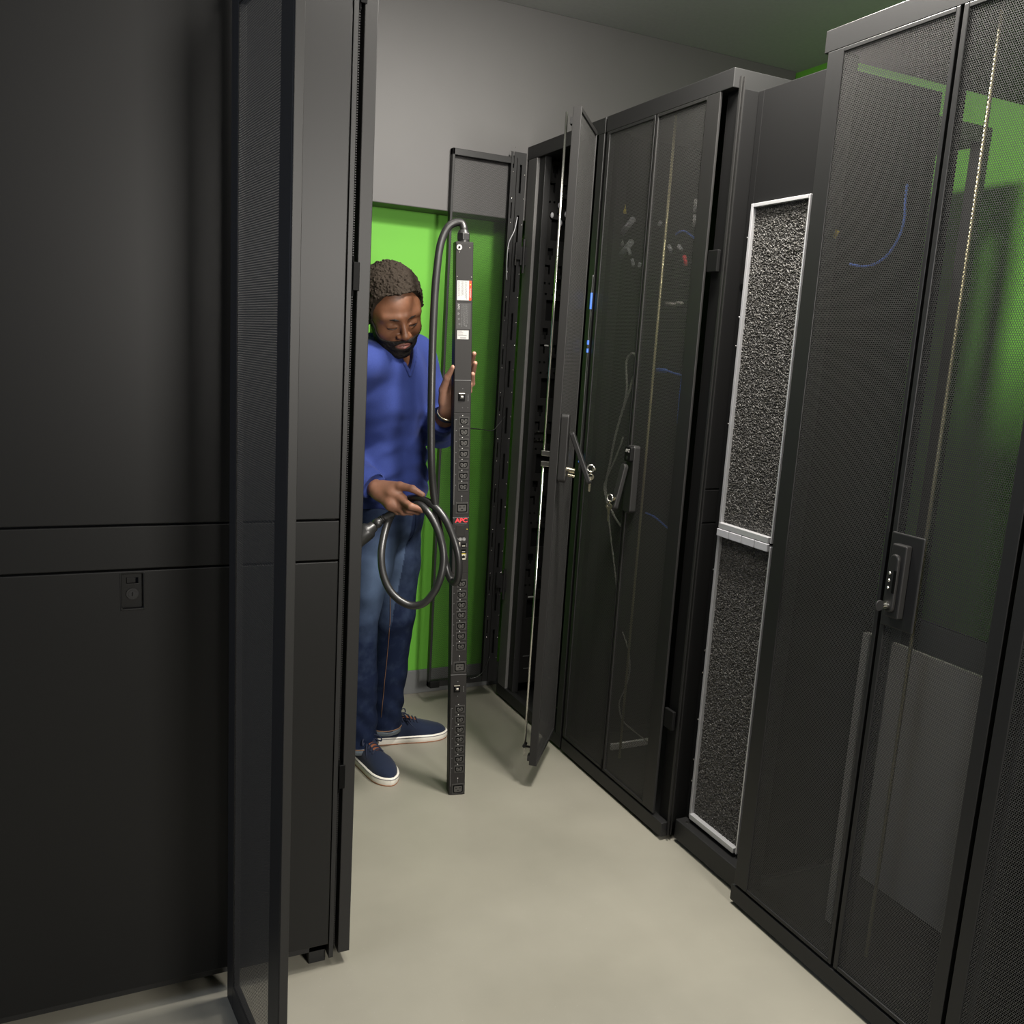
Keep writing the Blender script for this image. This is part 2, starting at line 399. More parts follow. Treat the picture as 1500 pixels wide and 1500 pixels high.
E_TOP=[[(1.67,2.816,2.017),(1.67,2.815,1.977),(1.67,2.801,1.946)],[(1.67,2.782,1.966),(1.67,2.782,1.939)],[(1.67,2.832,1.878),(1.67,2.762,1.922)],[(1.67,2.775,1.803),(1.67,2.703,1.85)],[(1.67,2.744,1.864),(1.67,2.728,1.841)],[(1.67,2.683,1.833),(1.67,2.667,1.81)],[(1.67,2.652,1.791),(1.67,2.641,1.773)],[(1.67,2.6,1.777),(1.67,2.606,1.765)],[(1.67,2.511,1.888),(1.67,2.501,1.897)],[(1.67,2.445,1.82),(1.67,2.431,1.803)],[(1.67,2.393,1.816),(1.67,2.377,1.803)],[(1.67,2.36,1.784),(1.67,2.345,1.757)],[(1.67,2.324,1.945),(1.67,2.325,1.91)],[(1.67,2.323,1.9),(1.67,2.322,1.866)],[(1.67,2.432,1.643),(1.67,2.384,1.64)],[(1.67,2.374,1.644),(1.67,2.348,1.642)]]
F_BLUE=[(1.72,1.588,1.899),(1.72,1.587,1.86),(1.72,1.583,1.823),(1.72,1.59,1.786),(1.72,1.614,1.749),(1.72,1.647,1.728),(1.72,1.688,1.722),(1.72,1.733,1.73)]
F_YEL=[[(1.66,1.743,1.84),(1.66,1.753,1.807)],[(1.66,1.725,1.802),(1.66,1.734,1.787)],[(1.66,1.754,1.801),(1.66,1.745,1.784)]]
LEAFCABLE=[(1.327,3.33,1.151),(1.408,3.33,1.153),(1.453,3.33,1.151),(1.498,3.33,1.146),(1.521,3.33,1.163),(1.555,3.33,1.208)]

# ================================================================== setting
struct(MB().box(-2.6, 3.0, -1.7, 3.58, -0.06, 0.0).build('floor', M['floor']))
struct(MB().box(-2.6, 3.0, -1.7, 3.58, 2.75, 2.81).build('ceiling', M['ceil']))
struct(MB().box(-2.6, 2.9, 3.48, 3.58, 0.0, 2.75).build('wall_back', M['green']))
struct(MB().box(2.9, 3.0, -1.7, 3.58, 0.55, 2.75).box(2.9, 3.0, -1.7, 3.58, 0.0, 0.55).build('wall_right', M['green']))
struct(MB().box(2.885, 2.9, -1.6, 3.48, 0.0, 0.55).build('baseboard_right', M['basegrey']))
struct(MB().box(-2.6, -2.5, -1.7, 3.48, 0.0, 2.75).build('wall_left', M['soffit']))
struct(MB().box(-2.5, 2.9, -1.7, -1.6, 0.0, 2.75).build('wall_front', M['soffit']))
struct(MB().box(-2.5, 2.885, 3.47, 3.48, 0.0, 0.103).build('baseboard_back', M['basegrey'], bevel=0.002))
struct(MB().box(-2.5, 2.885, 3.36, 3.48, 1.974, 2.75).build('trim_1', M['soffit'], bevel=0.003))

# ================================================================== racks
TOP = 2.25

def sheet(Wl, x0, x1, z0, z1, y0, parent, m, name='perforated_sheet', thick=0.0011):
    """the skins of one perforated sheet, lying in the leaf's x-z plane"""
    mb = MB(Wl)
    for y in ((y0, y0 - thick) if thick < 0.001 else (y0, y0 - thick * 0.5, y0 - thick)):
        mb.add([(x0, y, z0), (x1, y, z0), (x1, y, z1), (x0, y, z1)], [(0, 1, 2, 3)])
    return mb.build(name, m, parent, frame=Wl)

def leaf(parent, hinge, ang, width, z0, z1, stile_h, stile_f, rail, th, msh, name='door', mm='black', mesh_y=-0.004):
    """a door leaf: local x from hinge to free edge, y out of its outer face"""
    Wl = frame2((hinge[0], hinge[1], 0), ang)
    mb = MB(Wl)
    mb.box(0, stile_h, -th, 0, z0, z1).box(width - stile_f, width, -th, 0, z0, z1)
    mb.box(stile_h, width - stile_f, -th, 0, z0, z0 + rail).box(stile_h, width - stile_f, -th, 0, z1 - rail, z1)
    d = mb.build(name, M[mm], parent, frame=Wl, bevel=0.0015)
    sheet(Wl, stile_h - 0.002, width - stile_f + 0.002, z0 + rail - 0.002, z1 - rail + 0.002, mesh_y, d, M[msh])
    return d, Wl

# ---- left rack: its tall side panel faces the camera
A = thing('server_rack', 'tall black rack whose split side panel with slam latch fills the left', 'rack', (0.03, 2.2, 0))
mb = MB()
mb.box(-0.49, 0.505, 1.925, 2.5, 0.03, 0.055).box(-0.49, 0.505, 1.925, 2.5, TOP - 0.03, TOP)
for x in (-0.49, 0.465):
    for y in (1.925, 2.46):
        mb.box(x, x + 0.04, y, y + 0.04, 0.0, TOP - 0.03)
mb.box(-0.49, 0.505, 2.494, 2.5, 0.055, TOP - 0.03)
mb.box(0.5075, 0.5185, 1.903, 2.5, 0.02, TOP)
mb.build('cabinet_frame', M['black'], A, bevel=0.001)
SP = [(0.06, 0.9945), (0.9985, 1.0855), (1.0895, 2.2)]
LK = (0.0675, 0.1075, 0.917, 0.988)
mb = MB(); mb.plate(-0.475, 0.505, SP[0][0], SP[0][1], 1.90, 0.02, [LK]); low = mb.build('side_panel', M['panel'], A, bevel=0.002)
MB().box(-0.475, 0.505, 1.90, 1.92, *SP[1]).build('panel_rail', M['panel'], A, bevel=0.002)
MB().box(-0.475, 0.505, 1.90, 1.92, *SP[2]).build('side_panel', M['panel'], A, bevel=0.002)
# slam latch, sunk in the lower panel
mb = MB(); x0, x1, z0, z1 = LK
mb.plate(x0, x1, z0, z1, 1.9075, 0.01, [(x0 + 0.009, x0 + 0.031, z0 + 0.050, z0 + 0.062)])
lk = mb.build('latch_plate', M['panel'], A, bevel=0.0008)
MB().box(x0 + 0.0095, x0 + 0.0265, 1.909, 1.914, z0 + 0.0505, z0 + 0.0615).build('latch_button', M['panel'], lk, bevel=0.0008)
mb = MB(); c = (x0 + 0.020, 1.9075, z0 + 0.029)
mb.cyl(c, (c[0], 1.9050, c[2]), 0.0115, n=28).cyl((c[0], 1.905, c[2]), (c[0], 1.9040, c[2]), 0.0075, n=24)
cy = mb.build('lock_cylinder', M['black'], lk)
MB().box(c[0] - 0.0009, c[0] + 0.0009, 1.9036, 1.9042, c[2] - 0.004, c[2] + 0.004).build('keyhole', M['void'], lk)
mb = MB().box(x0 - 0.003, x0 - 0.0002, 1.8990, 1.9012, z0 - 0.004, z1 + 0.003).box(x1 + 0.0002, x1 + 0.003, 1.8990, 1.9012, z0 - 0.004, z1 + 0.003).box(x0, x1, 1.8990, 1.9012, z0 - 0.004, z0 - 0.0005)
mb.build('latch_rim', M['panel'], lk, bevel=0.0008)
# toothed gasket, hinge knuckles and the door seen from its edge
mb = MB()
z = 0.05
while z < 2.2:
    mb.box(0.5188, 0.5212, 1.9035, 1.9065, z, z + 0.0026); z += 0.0050
g = mb.build('toothed_gasket', M['grey'], A); g['kind'] = 'stuff'
for zz in (0.455, 1.575, 2.13):
    MB().box(0.5195, 0.5335, 1.8975, 1.925, zz, zz + 0.058).cyl((0.5205, 1.903, zz - 0.012), (0.5205, 1.903, zz + 0.07), 0.0022, n=10).build('hinge', M['void'], A, bevel=0.001)
d, Wl = leaf(A, (0.529, 1.9), math.radians(90), 0.6, 0.03, TOP - 0.02, 0.045, 0.045, 0.05, 0.028, 'perf', mm='grey', mesh_y=-0.024)

# ---- loose door leaf standing edge-on in front of the side panel
O = thing('door_leaf', 'narrow upright perforated door leaf standing edge-on before the black side panel', 'door leaf', (0.29, 1.69, 0))
WO = frame2((0.2711, 1.880, 0), math.radians(-84.178))    # local x runs from the side panel towards the camera
mb = MB(WO)
mb.box(0.0, 0.049, 0, 0.0152, 0, 2.12).box(0.309, 0.374, 0, 0.0152, 0, 2.12)
mb.box(0.049, 0.309, 0, 0.0152, 0, 0.06).box(0.049, 0.309, 0, 0.0152, 2.06, 2.12)
mb.build('leaf_frame', M['grey'], O, frame=WO, bevel=0.0015)
MB(WO).box(0.373, 0.3775, 0.002, 0.013, 0, 2.12).build('edge_groove', M['void'], O, frame=WO)
MB(WO).box(0.377, 0.382, -0.0005, 0.0157, 0, 2.12).build('edge_strip', M['grey'], O, frame=WO, bevel=0.001)
sheet(WO, 0.046, 0.312, 0.055, 2.065, 0.004, O, M['perf'])

# ---- right row: open rack at the far end
def rack_shell(root, y0, y1, sides=(True, True), xf=1.6, xb=2.62):
    mb = MB()
    mb.box(xf, xf + 0.028, y0 + 0.004, y1 - 0.004, 0.012, 0.058)
    mb.box(xf + 0.028, xb, y0 + 0.004, y1 - 0.004, 0.030, 0.042)
    mb.box(xf, xb, y0 + 0.002, y1 - 0.002, TOP - 0.05, TOP)
    for x in (xf + 0.03, xb - 0.04):
        for y in (y0 + 0.003, y1 - 0.043):
            mb.box(x, x + 0.04, y, y + 0.04, 0.042, TOP - 0.05)
    f = mb.build('cabinet_frame', M['black'], root, bevel=0.0015)
    for x in (xf + 0.05, xb - 0.06):
        for y in (y0 + 0.05, y1 - 0.05):
            MB().cyl((x, y, 0), (x, y, 0.012), 0.022, n=14).cyl((x, y, 0.012), (x, y, 0.032), 0.009, n=10).build('foot', M['blackmatt'], root)
    return f

C = thing('server_rack', 'open black rack at the far end beside the green wall, both door leaves swung out', 'rack', (2.1, 3.065, 0), 'racks in the right row')
rack_shell(C, 2.77, 3.36)
mb = MB().box(1.600, 1.630, 3.272, 3.346, 0.058, TOP - 0.05)
mb.build('front_post', M['post'], C, bevel=0.002)
MB().box(1.612, 1.640, 3.226, 3.272, 0.058, TOP - 0.05).build('post_return', M['black'], C, bevel=0.0015)
MB().box(1.600, 1.640, 2.774, 2.812, 0.058, TOP - 0.05).build('front_post', M['black'], C, bevel=0.002)
MB().box(1.655, 2.60, 2.772, 2.777, 0.06, TOP - 0.05).build('side_panel', M['blackmatt'], C)
MB().box(1.655, 2.60, 3.350, 3.355, 0.06, TOP - 0.05).build('side_panel', M['blackmatt'], C)
# punched cable-management plate
holes = []; z = 2.16
k = 0
while z > 0.35:
    for cx in (1.668, 1.752):
        holes.append((cx - 0.012, cx + 0.012, z - 0.014, z + 0.014))
        holes.append((cx - 0.005, cx + 0.005, z - 0.030, z - 0.014))
    for cx in (1.655, 1.708, 1.762):
        holes.append((cx - 0.016, cx + 0.016, z - 0.058, z - 0.050))
        holes.append((cx - 0.016, cx - 0.008, z - 0.085, z - 0.058)); holes.append((cx + 0.008, cx + 0.016, z - 0.085, z - 0.058))
    holes.append((1.690, 1.728, z - 0.140, z - 0.100))
    for cx in (1.652, 1.672, 1.745, 1.765):
        holes.append((cx - 0.004, cx + 0.004, z - 0.124, z - 0.116))
    for cx in (1.660, 1.690, 1.720, 1.750):
        holes.append((cx - 0.004, cx + 0.004, z - 0.165, z - 0.157))
    holes.append((1.664, 1.752, z - 0.262, z - 0.182))
    z -= 0.305; k += 1
mb = MB().plate(1.640, 1.790, 0.09, 2.19, 3.244, 0.006, holes)
cmp_ = mb.build('cable_manager_plate', M['grey'], C)
MB().box(1.640, 1.790, 3.262, 3.266, 0.09, 2.19).build('backing_plate', M['blackmatt'], C)
for z, w_ in ((1.494, 0.017), (0.462, 0.026)):
    MB().box(1.668, 1.668 + w_, 3.2415, 3.2445, z, z + 0.0055).build('label_strip', M['white'], C)
for z in (1.150, 1.117):
    mb = MB()
    for i in range(3):
        mb.box(1.648 + i * 0.014, 1.660 + i * 0.014, 3.236, 3.2445, z, z + 0.006)
    mb.build('clip_row', M['chrome'], C, bevel=0.001)
for z, x in ((0.205, 1.662), (0.150, 1.668)):
    mb = MB()
    for i in range(5):
        mb.box(x + i * 0.0075, x + i * 0.0075 + 0.006, 3.2425, 3.2445, z, z + 0.004)
    mb.build('stamped_marks', M['ink'], C)
for (x, y, r) in ((1.70, 3.10, 0.008), (1.72, 3.02, 0.005)):
    mb = MB().tube([(x + r * math.cos(t * math.pi / 8), y, 0.052 + r + r * math.sin(t * math.pi / 8)) for t in range(16)], 0.0016, n=6, closed=True)
    mb.build('ground_lug', M['chrome'], C)
for (x, y, z) in ((1.69, 3.235, 2.03), (1.72, 3.235, 2.0), (1.745, 3.235, 2.015), (1.70, 3.235, 1.965), (1.74, 3.235, 1.965), (1.66, 3.235, 1.99)):
    MB().ball((x, y, z), (0.007, 0.006, 0.011)).build('bright_bit', M['clear'], C)  # small pale lumps near the top of the plate

# far leaf: perforated, seen against the green wall
Wf = frame2((1.585, 3.36, 0), math.radians(180))
mb = MB(Wf)
mb.box(0.296, 0.306, -0.0, 0.026, 0.076, 2.2)
mb.box(0.0, 0.306, 0.0, 0.026, 0.076, 0.100).box(0.0, 0.306, 0.0, 0.026, 2.176, 2.2)
fl = mb.build('door', M['black'], C, frame=Wf, bevel=0.0015)
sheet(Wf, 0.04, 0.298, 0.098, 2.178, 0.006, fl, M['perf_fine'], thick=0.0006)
hs = []
z = 0.20; screws = []
while z < 2.1:
    hs.append((0.020, 0.029, z, z + 0.105)); hs.append((0.0535, 0.0585, z + 0.09, z + 0.15))
    screws += [(0.006, z - 0.02), (0.006, z + 0.07), (0.056, z + 0.075), (0.056, z + 0.165)]
    z += 0.187
mb = MB(Wf).plate(0.002, 0.066, 0.078, 2.198, 0.026, 0.004, hs)
hp = mb.build('hinge_stile', M['black'], fl, frame=Wf)
for x, z in screws: MB(Wf).ball((x, 0.0305, z), (0.0024, 0.0016, 0.0024), n=8, m=5).build('screw', M['chrome'], fl, frame=Wf)
MB(Wf).box(0.012, 0.066, 0.010, 0.014, 0.078, 2.198).build('stile_backing', M['blackmatt'], fl, frame=Wf)
MB(Wf).box(0.0405, 0.0425, 0.028, 0.036, 0.078, 2.198).build('stile_rib', M['grey'], fl, frame=Wf)
mb = MB(Wf)
for i in range(26): mb.box(0.09 + i * 0.008, 0.094 + i * 0.008, 0.026, 0.030, 0.100, 0.106)
mb.build('rail_teeth', M['black'], fl, frame=Wf)
MB(Wf).box(0.262, 0.304, 0.026, 0.040, 0.076, 0.106).build('corner_catch', M['blackmatt'], fl, frame=Wf, bevel=0.003)
for z in (1.80, 0.47):
    mb = MB().box(1.575, 1.600, 3.318, 3.358, z, z + 0.072).box(1.553, 1.577, 3.316, 3.330, z + 0.02, z + 0.085).cyl((1.588, 3.316, z - 0.03), (1.588, 3.316, z + 0.10), 0.006, n=10)
    mb.build('hinge', M['black'], C, bevel=0.0015)
    MB().box(1.551, 1.555, 3.312, 3.3165, z - 0.002, z + 0.036).build('hinge_pin', M['chrome'], C)
MB().tube(spline(LEAFCABLE), [0.0026] * 12 + [0.0014] * 19, n=7).build('earth_wire', M['rubber'], fl)
MB().tube(spline([(1.555, 3.325, 1.98), (1.545, 3.322, 1.93), (1.523, 3.32, 1.88), (1.519, 3.32, 1.82), (1.525, 3.325, 1.74)]), 0.0018, n=6).build('earth_wire', M['clear'], fl)
MB().tube(spline([(1.46, 3.325, 0.10), (1.49, 3.322, 0.105), (1.52, 3.32, 0.13), (1.545, 3.322, 0.19)]), 0.0018, n=6).build('earth_wire', M['rubber'], fl)

# near leaf of the open rack, swung towards the camera, with its swing handle
ang = math.atan2(-0.776114, -0.630593)
dl, WD = leaf(C, (1.57, 2.77), ang, 0.309, 0.085, 2.2, 0.006, 0.006, 0.014, 0.027, 'perf', mm='grey')
mb = MB(WD)
mb.tube([(0.283, -0.050, 0.105), (0.283, -0.050, 1.118)], 0.0042, n=10).tube([(0.283, -0.050, 1.150), (0.283, -0.050, 2.19)], 0.0042, n=10)
mb.build('locking_rod', M['chrome'], dl, frame=WD)
mb = MB(WD)
for z in (1.142, 1.108): mb.box(0.262, 0.290, -0.058, -0.028, z, z + 0.017)
mb.build('rod_bracket', M['chrome'], dl, frame=WD, bevel=0.0015)
MB(WD).cyl((0.270, -0.050, 0.145), (0.297, -0.050, 0.145), 0.006, n=12).cyl((0.283, -0.050, 0.140), (0.283, -0.027, 0.140), 0.004, n=8).build('rod_guide', M['blackmatt'], dl, frame=WD)
for z in (0.10, 2.15): MB(WD).box(0.285, 0.309, -0.034, -0.026, z, z + 0.02).build('corner_tab', M['black'], dl, frame=WD)

def rounded(w_, h_, r, n=5, top=True, bottom=True):
    """outline of a rounded bar, centred in x, from 0 down to -h"""
    pts = []
    for cx, cz, a0 in ((w_ / 2 - r, -r, 0), (-w_ / 2 + r, -r, 90), (-w_ / 2 + r, -h_ + r, 180), (w_ / 2 - r, -h_ + r, 270)):
        for i in range(n + 1):
            t = math.radians(a0 + 90 * i / n)
            pts.append((cx + r * math.cos(t), cz + r * math.sin(t)))
    return pts

# swing handle on the near leaf
ox, oy, oz = WD.col[0].xyz, WD.col[1].xyz, Vector((0, 0, 1))
P = lambda x, y, z: WD @ Vector((x, y, z))
hb = MB().prism(rounded(0.036, 0.220, 0.012), P(0.283, 0.0, 1.282), ox, oz, oy, 0.026).build('handle_base', M['grey'], dl, frame=WD, bevel=0.003)
mb = MB()
t = Vector((0.0, 0.062, -0.145)).normalized()
lx = ox; lz = (oy * t.y + oz * t.z); ly = lx.cross(lz)
mb.prism(rounded(0.022, 0.175, 0.010), P(0.283, 0.028, 1.222), lx, -lz, ly, 0.016)
MB.build(mb, 'handle_lever', M['black'], dl, frame=WD, bevel=0.003)
mb = MB().cyl(P(0.270, 0.010, 1.105), P(0.270, 0.052, 1.100), 0.009, n=14).cyl(P(0.270, 0.030, 1.085), P(0.270, 0.052, 1.082), 0.0055, n=12)
mb.build('latch_bolt', M['brass'], dl, frame=WD)

def key_set(name, label, p, parent_keys=2, n_dir=(0, -1, 0), r=0.011, length=0.040, grp='keys hanging in rack locks'):
    """stub in the lock, split ring, key hanging from it"""
    p = Vector(p); nd = Vector(n_dir).normalized(); up = Vector((0, 0, 1)); sd = nd.cross(up)
    t = thing(name, label, 'keys', p, grp)
    mb = MB().cyl(p, p + nd * 0.012, 0.006, n=14).cyl(p + nd * 0.012, p + nd * 0.015, 0.0045, n=12)
    mb.build('lock_key_stub', M['brass'], t)
    rc = p + nd * 0.016 + up * 0.002 + sd * 0.010
    mb = MB().tube([rc + (sd * math.cos(k * math.pi / 12) + up * math.sin(k * math.pi / 12)) * r for k in range(24)], 0.0026, n=7, closed=True)
    mb.build('key_bow', M['chrome'], t)
    kc = rc - up * (r + 0.016)
    MB().tube([rc - up * r + up * 0.003, rc - up * (r + 0.005)], 0.0018, n=6).build('link', M['brass'], t)
    mb = MB()
    oc = [(0.0125 * math.cos(k * math.pi / 10), 0.0105 * math.sin(k * math.pi / 10)) for k in range(20)]
    ic = [(0.0068 * math.cos(k * math.pi / 10), 0.0035 + 0.0040 * math.sin(k * math.pi / 10)) for k in range(20)]
    mb.ring(oc, ic, kc, sd, up, nd, 0.0024)
    blade = [(-0.0045, 0), (0.0045, 0), (0.0045, -0.010), (0.0036, -0.012), (0.0036, -length + 0.003), (0, -length), (-0.0030, -length + 0.002), (-0.0030, -0.024), (-0.0018, -0.021), (-0.0034, -0.018), (-0.0034, -0.014)]
    mb.prism([(a, b - 0.009) for a, b in blade], kc, sd, up, nd, 0.0022)
    mb.build('hanging_key', M['brass'], t, bevel=0.0004)
    return t
tocam = lambda p: (Vector((0, 0, 1.475)) - Vector(p)) * Vector((1, 1, 0))
kp = P(0.262, 0.112, 1.112)
key_set('key_ring', 'brass key and ring hanging off the swung-out handle of the open door', kp, n_dir=tocam(kp))

# ---- closed rack in the middle of the right row
Eo = thing('server_rack', 'closed black rack between the open rack and the foam-filter cooler', 'rack', (2.1, 2.46, 0), 'racks in the right row')
rack_shell(Eo, 2.105, 2.765)
for i, (z0, z1) in enumerate(((0.06, 1.006), (1.010, 1.106), (1.110, 2.2))):
    MB().box(1.634, 2.38, 2.100, 2.112, z0, z1).build('panel_rail' if i == 1 else 'side_panel', M['blackmatt'], Eo, bevel=0.0015)
MB().box(1.624, 1.636, 2.112, 2.158, 0.058, TOP - 0.05).build('front_post', M['blackmatt'], Eo, bevel=0.0015)
MB().box(1.619, 1.6235, 2.099, 2.106, 0.02, TOP - 0.02).box(1.6295, 1.633, 2.099, 2.106, 0.02, TOP - 0.02).build('post_trim', M['grey'], Eo)
for zz in (1.72, 0.36):
    MB().box(1.606, 1.617, 2.112, 2.157, zz, zz + 0.06).build('hinge', M['blackmatt'], Eo, bevel=0.002)
lE, WL = leaf(Eo, (1.622, 2.757), math.radians(-90), 0.283, 0.066, 2.2, 0.018, 0.006, 0.010, 0.022, 'perf', mm='black', mesh_y=-0.018)
rE, WR = leaf(Eo, (1.6, 2.160), math.radians(90), 0.308, 0.066, 2.2, 0.060, 0.010, 0.010, 0.008, 'perf', mm='grey')
# the right leaf's own outward side is -X: its frame has y = -X already
mb = MB().tube([(1.632, 2.418, 0.13), (1.632, 2.412, 2.19)], 0.0042, n=8); mb.build('locking_rod', M['olive'], rE)
MB().box(1.598, 1.604, 2.470, 2.476, 0.066, 0.105).build('leaf_catch', M['void'], lE)
# swing handle: cap with lettering, keypad dot, lever
hb = MB().prism(rounded(0.042, 0.215, 0.009), (1.600, 2.420, 1.197), (0, 1, 0), (0, 0, 1), (-1, 0, 0), 0.024).build('handle_base', M['grey'], rE, bevel=0.003)
MB().prism(rounded(0.036, 0.048, 0.007), (1.577, 2.421, 1.194), (0, 1, 0), (0, 0, 1), (-1, 0, 0), 0.012).build('handle_cap', M['blackmatt'], rE, bevel=0.002)
MB().cyl((1.566, 2.421, 1.158), (1.5645, 2.421, 1.158), 0.006, n=16).build('lock_dial', M['black'], rE)
fr = basis((1.5645, 2.421, 1.180), (0, -1, 0), (0, 0, 1), (-1, 0, 0))
text_mesh('lettering', 'APC', 0.013, M['white'], rE, fr, sx=0.95, offset=0.0006)
tl = Vector((-0.030, 0.0, -0.145)).normalized()
MB().prism(rounded(0.026, 0.150, 0.012), (1.570, 2.424, 1.136), (0, 1, 0), -tl, Vector((0, 1, 0)).cross(tl) * 1.0, 0.016).build('handle_lever', M['grey'], rE, bevel=0.003)
MB().box(1.5505, 1.5535, 2.428, 2.432, 1.078, 1.083).build('status_light', mat('blue_status_light', (0.05, 0.06, 0.6), 0.3, emit=((0.1, 0.12, 1.0), 1.5)), rE)
key_set('key_ring', 'brass key and ring hanging from the closed middle rack door handle', (1.536, 2.424, 1.026), n_dir=(-0.9, -0.4, 0))
# cables and clutter inside, seen through the holes
inward = lambda q: [(a + 0.014, b, c) for a, b, c in q]
cl = MB().tube(spline(inward(E_LOOP)), 0.0042, n=7)
ct = tag(cl.build('cable', M['cablegrey']), 'pale cable with a teardrop loop hanging inside the closed middle rack', 'cable', 'cables inside the middle rack')
tag(MB().tube(spline(inward(E_TAIL)), 0.0030, n=7).build('cable', M['cablegrey']), 'thin pale cable hanging straight below the teardrop loop', 'cable', 'cables inside the middle rack')
tag(MB().tube(spline(E_LOW), 0.0026, n=7).build('cable', M['cablegrey']), 'pale cable curling down to the floor of the closed middle rack', 'cable', 'cables inside the middle rack')
lb = ['blue patch cable with a plug at mid height inside the middle rack', 'short blue patch cable hanging straight down inside the middle rack', 'blue patch cable arching near the top of the middle rack', 'blue patch cable sloping down below the handle level in the middle rack']
for i, p in enumerate(E_BLUE):
    mb = MB().tube(spline(p), 0.0032, n=7)
    if i == 0: mb.tube([p[0], p[1]], 0.0075, n=8)
    tag(mb.build('cable', M['cableblue']), lb[i], 'cable', 'blue cables inside the middle rack')
tg = MB()
for i, p in enumerate(E_TOP):
    p = [Vector(q) + Vector((0.0, 0, 0)) for q in p]
    if max(q.y for q in p) > 2.74:
        s_ = Vector((0, max(q.y for q in p) - 2.735, 0)); p = [q - s_ for q in p]
    MB().tube(p, 0.006 if i not in (2, 3) else 0.010, n=8).build('bright_bit', [M['yellow'], M['yellow'], M['clear'], M['clear'], M['clear'], M['clear'], M['clear'], M['clear'], M['clear'], M['clear'], M['clear'], M['red'], M['white'], M['white'], M['equip'], M['equip']][i], Eo)  # pale bits stand in for highlights on equipment near the top
MB().box(1.665, 1.835, 2.52, 2.532, 0.105, 0.128).build('floor_bracket', M['whitepaint'], Eo, bevel=0.002)

# ---- row cooler with two foam filters
In = thing('row_cooler', 'narrow black cooling unit with two silver-framed foam filters', 'cooler', (1.9, 1.97, 0))
mb = MB().box(1.700, 2.05, 1.815, 2.097, 0.02, 2.2)
mb.box(1.680, 1.700, 2.074, 2.097, 0.02, 2.2).box(1.680, 1.700, 1.790, 1.842, 0.02, 2.2)
mb.box(1.680, 1.700, 1.842, 2.074, 1.906, 2.2).box(1.680, 1.700, 1.842, 2.074, 0.02, 0.086)
mb.build('housing', M['blackmatt'], In, bevel=0.002)
MB().box(1.640, 1.700, 1.80, 2.094, 0.012, 0.075).build('plinth', M['black'], In, bevel=0.003)
for y in (1.85, 2.05):
    for x in (1.75, 2.0): MB().cyl((x, y, 0), (x, y, 0.022), 0.02, n=12).build('foot', M['blackmatt'], In)
rng = np.random.default_rng(3)
for nm, z0, z1 in (('upper', 1.001, 1.904), ('lower', 0.088, 0.992)):
    y0, y1 = 1.845, 2.072
    fr_ = MB().box(1.672, 1.694, y1 - 0.010, y1, z0, z1).box(1.672, 1.694, y0, y0 + 0.005, z0, z1)
    fr_.box(1.672, 1.694, y0 + 0.008, y1 - 0.010, z1 - 0.010, z1).box(1.666, 1.694, y0 + 0.008, y1 - 0.010, z0, z0 + 0.016)
    ff = fr_.build('filter_frame', M['alu'], In, bevel=0.0012)
    ny = int((y1 - y0 - 0.016) / 0.0024); nz = int((z1 - z0 - 0.020) / 0.0024)
    ys = np.linspace(y1 - 0.009, y0 + 0.007, ny + 1); zs = np.linspace(z0 + 0.011, z1 - 0.009, nz + 1)
    yy, zz = np.meshgrid(ys, zs, indexing='ij')
    hx = 1.681 + rng.random(yy.shape) ** 1.6 * 0.0055
    vs = np.stack([hx, yy + rng.normal(0, 0.0004, yy.shape), zz + rng.normal(0, 0.0004, yy.shape)], -1).reshape(-1, 3)
    ii, jj = np.meshgrid(np.arange(ny), np.arange(nz), indexing='ij')
    a = (ii * (nz + 1) + jj).ravel()
    mb = MB(); mb.v = [tuple(v) for v in vs]; mb.f = [tuple(q) for q in np.stack([a, a + nz + 1, a + nz + 2, a + 1], -1).tolist()]
    mb.mi = [0] * len(mb.f); mb.sm = [False] * len(mb.f)
    mb.build('filter_foam', M['foam'], In)
for i in range(4):
    MB().box(1.664, 1.672, 1.850 + i * 0.055, 1.902 + i * 0.055, 0.978, 0.9995).build('pull_tab', M['clear'], In, bevel=0.0015)
for z in (1.816, 1.60, 1.52, 1.30, 0.87, 0.62, 0.55, 0.40, 0.27, 0.20):
    for y in (2.085, 1.834):
        MB().ball((1.6795, y, z + (0.01 if y < 2 else 0)), (0.0014, 0.0030, 0.0030), n=8, m=5).build('screw', M['chrome'], In)
MB().cyl((1.6805, 2.086, 1.685), (1.6785, 2.086, 1.685), 0.008, n=16).build('plugged_hole', M['void'], In)
MB().cyl((1.660, 2.06, 0.0745), (1.660, 2.06, 0.0775), 0.006, n=10).build('bolt', M['chrome'], In)

# ---- nearest rack of the right row
Fo = thing('server_rack', 'nearest black rack with perforated doors and combination handle on the right', 'rack', (2.1, 1.43, 0), 'racks in the right row')
rack_shell(Fo, 1.10, 1.775)
lF, _ = leaf(Fo, (1.622, 1.760), math.radians(-90), 0.359, 0.066, 2.2, 0.050, 0.010, 0.010, 0.022, 'perf', mm='black', mesh_y=-0.018)
rF, _ = leaf(Fo, (1.6, 1.100), math.radians(90), 0.293, 0.066, 2.2, 0.030, 0.012, 0.010, 0.022, 'perf', mm='black')
MB().box(1.612, 1.630, 1.385, 1.410, 0.06, 2.2).build('centre_strip', M['void'], Fo)
MB().tube([(1.632, 1.330, 0.13), (1.632, 1.330, 2.19)], 0.0042, n=8).build('locking_rod', M['olive'], rF)
hp = MB().box(1.594, 1.600, 1.302, 1.388, 0.925, 1.135).build('handle_mount', M['black'], rF, bevel=0.003)
MB().box(1.576, 1.594, 1.329, 1.367, 0.952, 1.113).build('handle_base', M['grey'], rF, bevel=0.003)
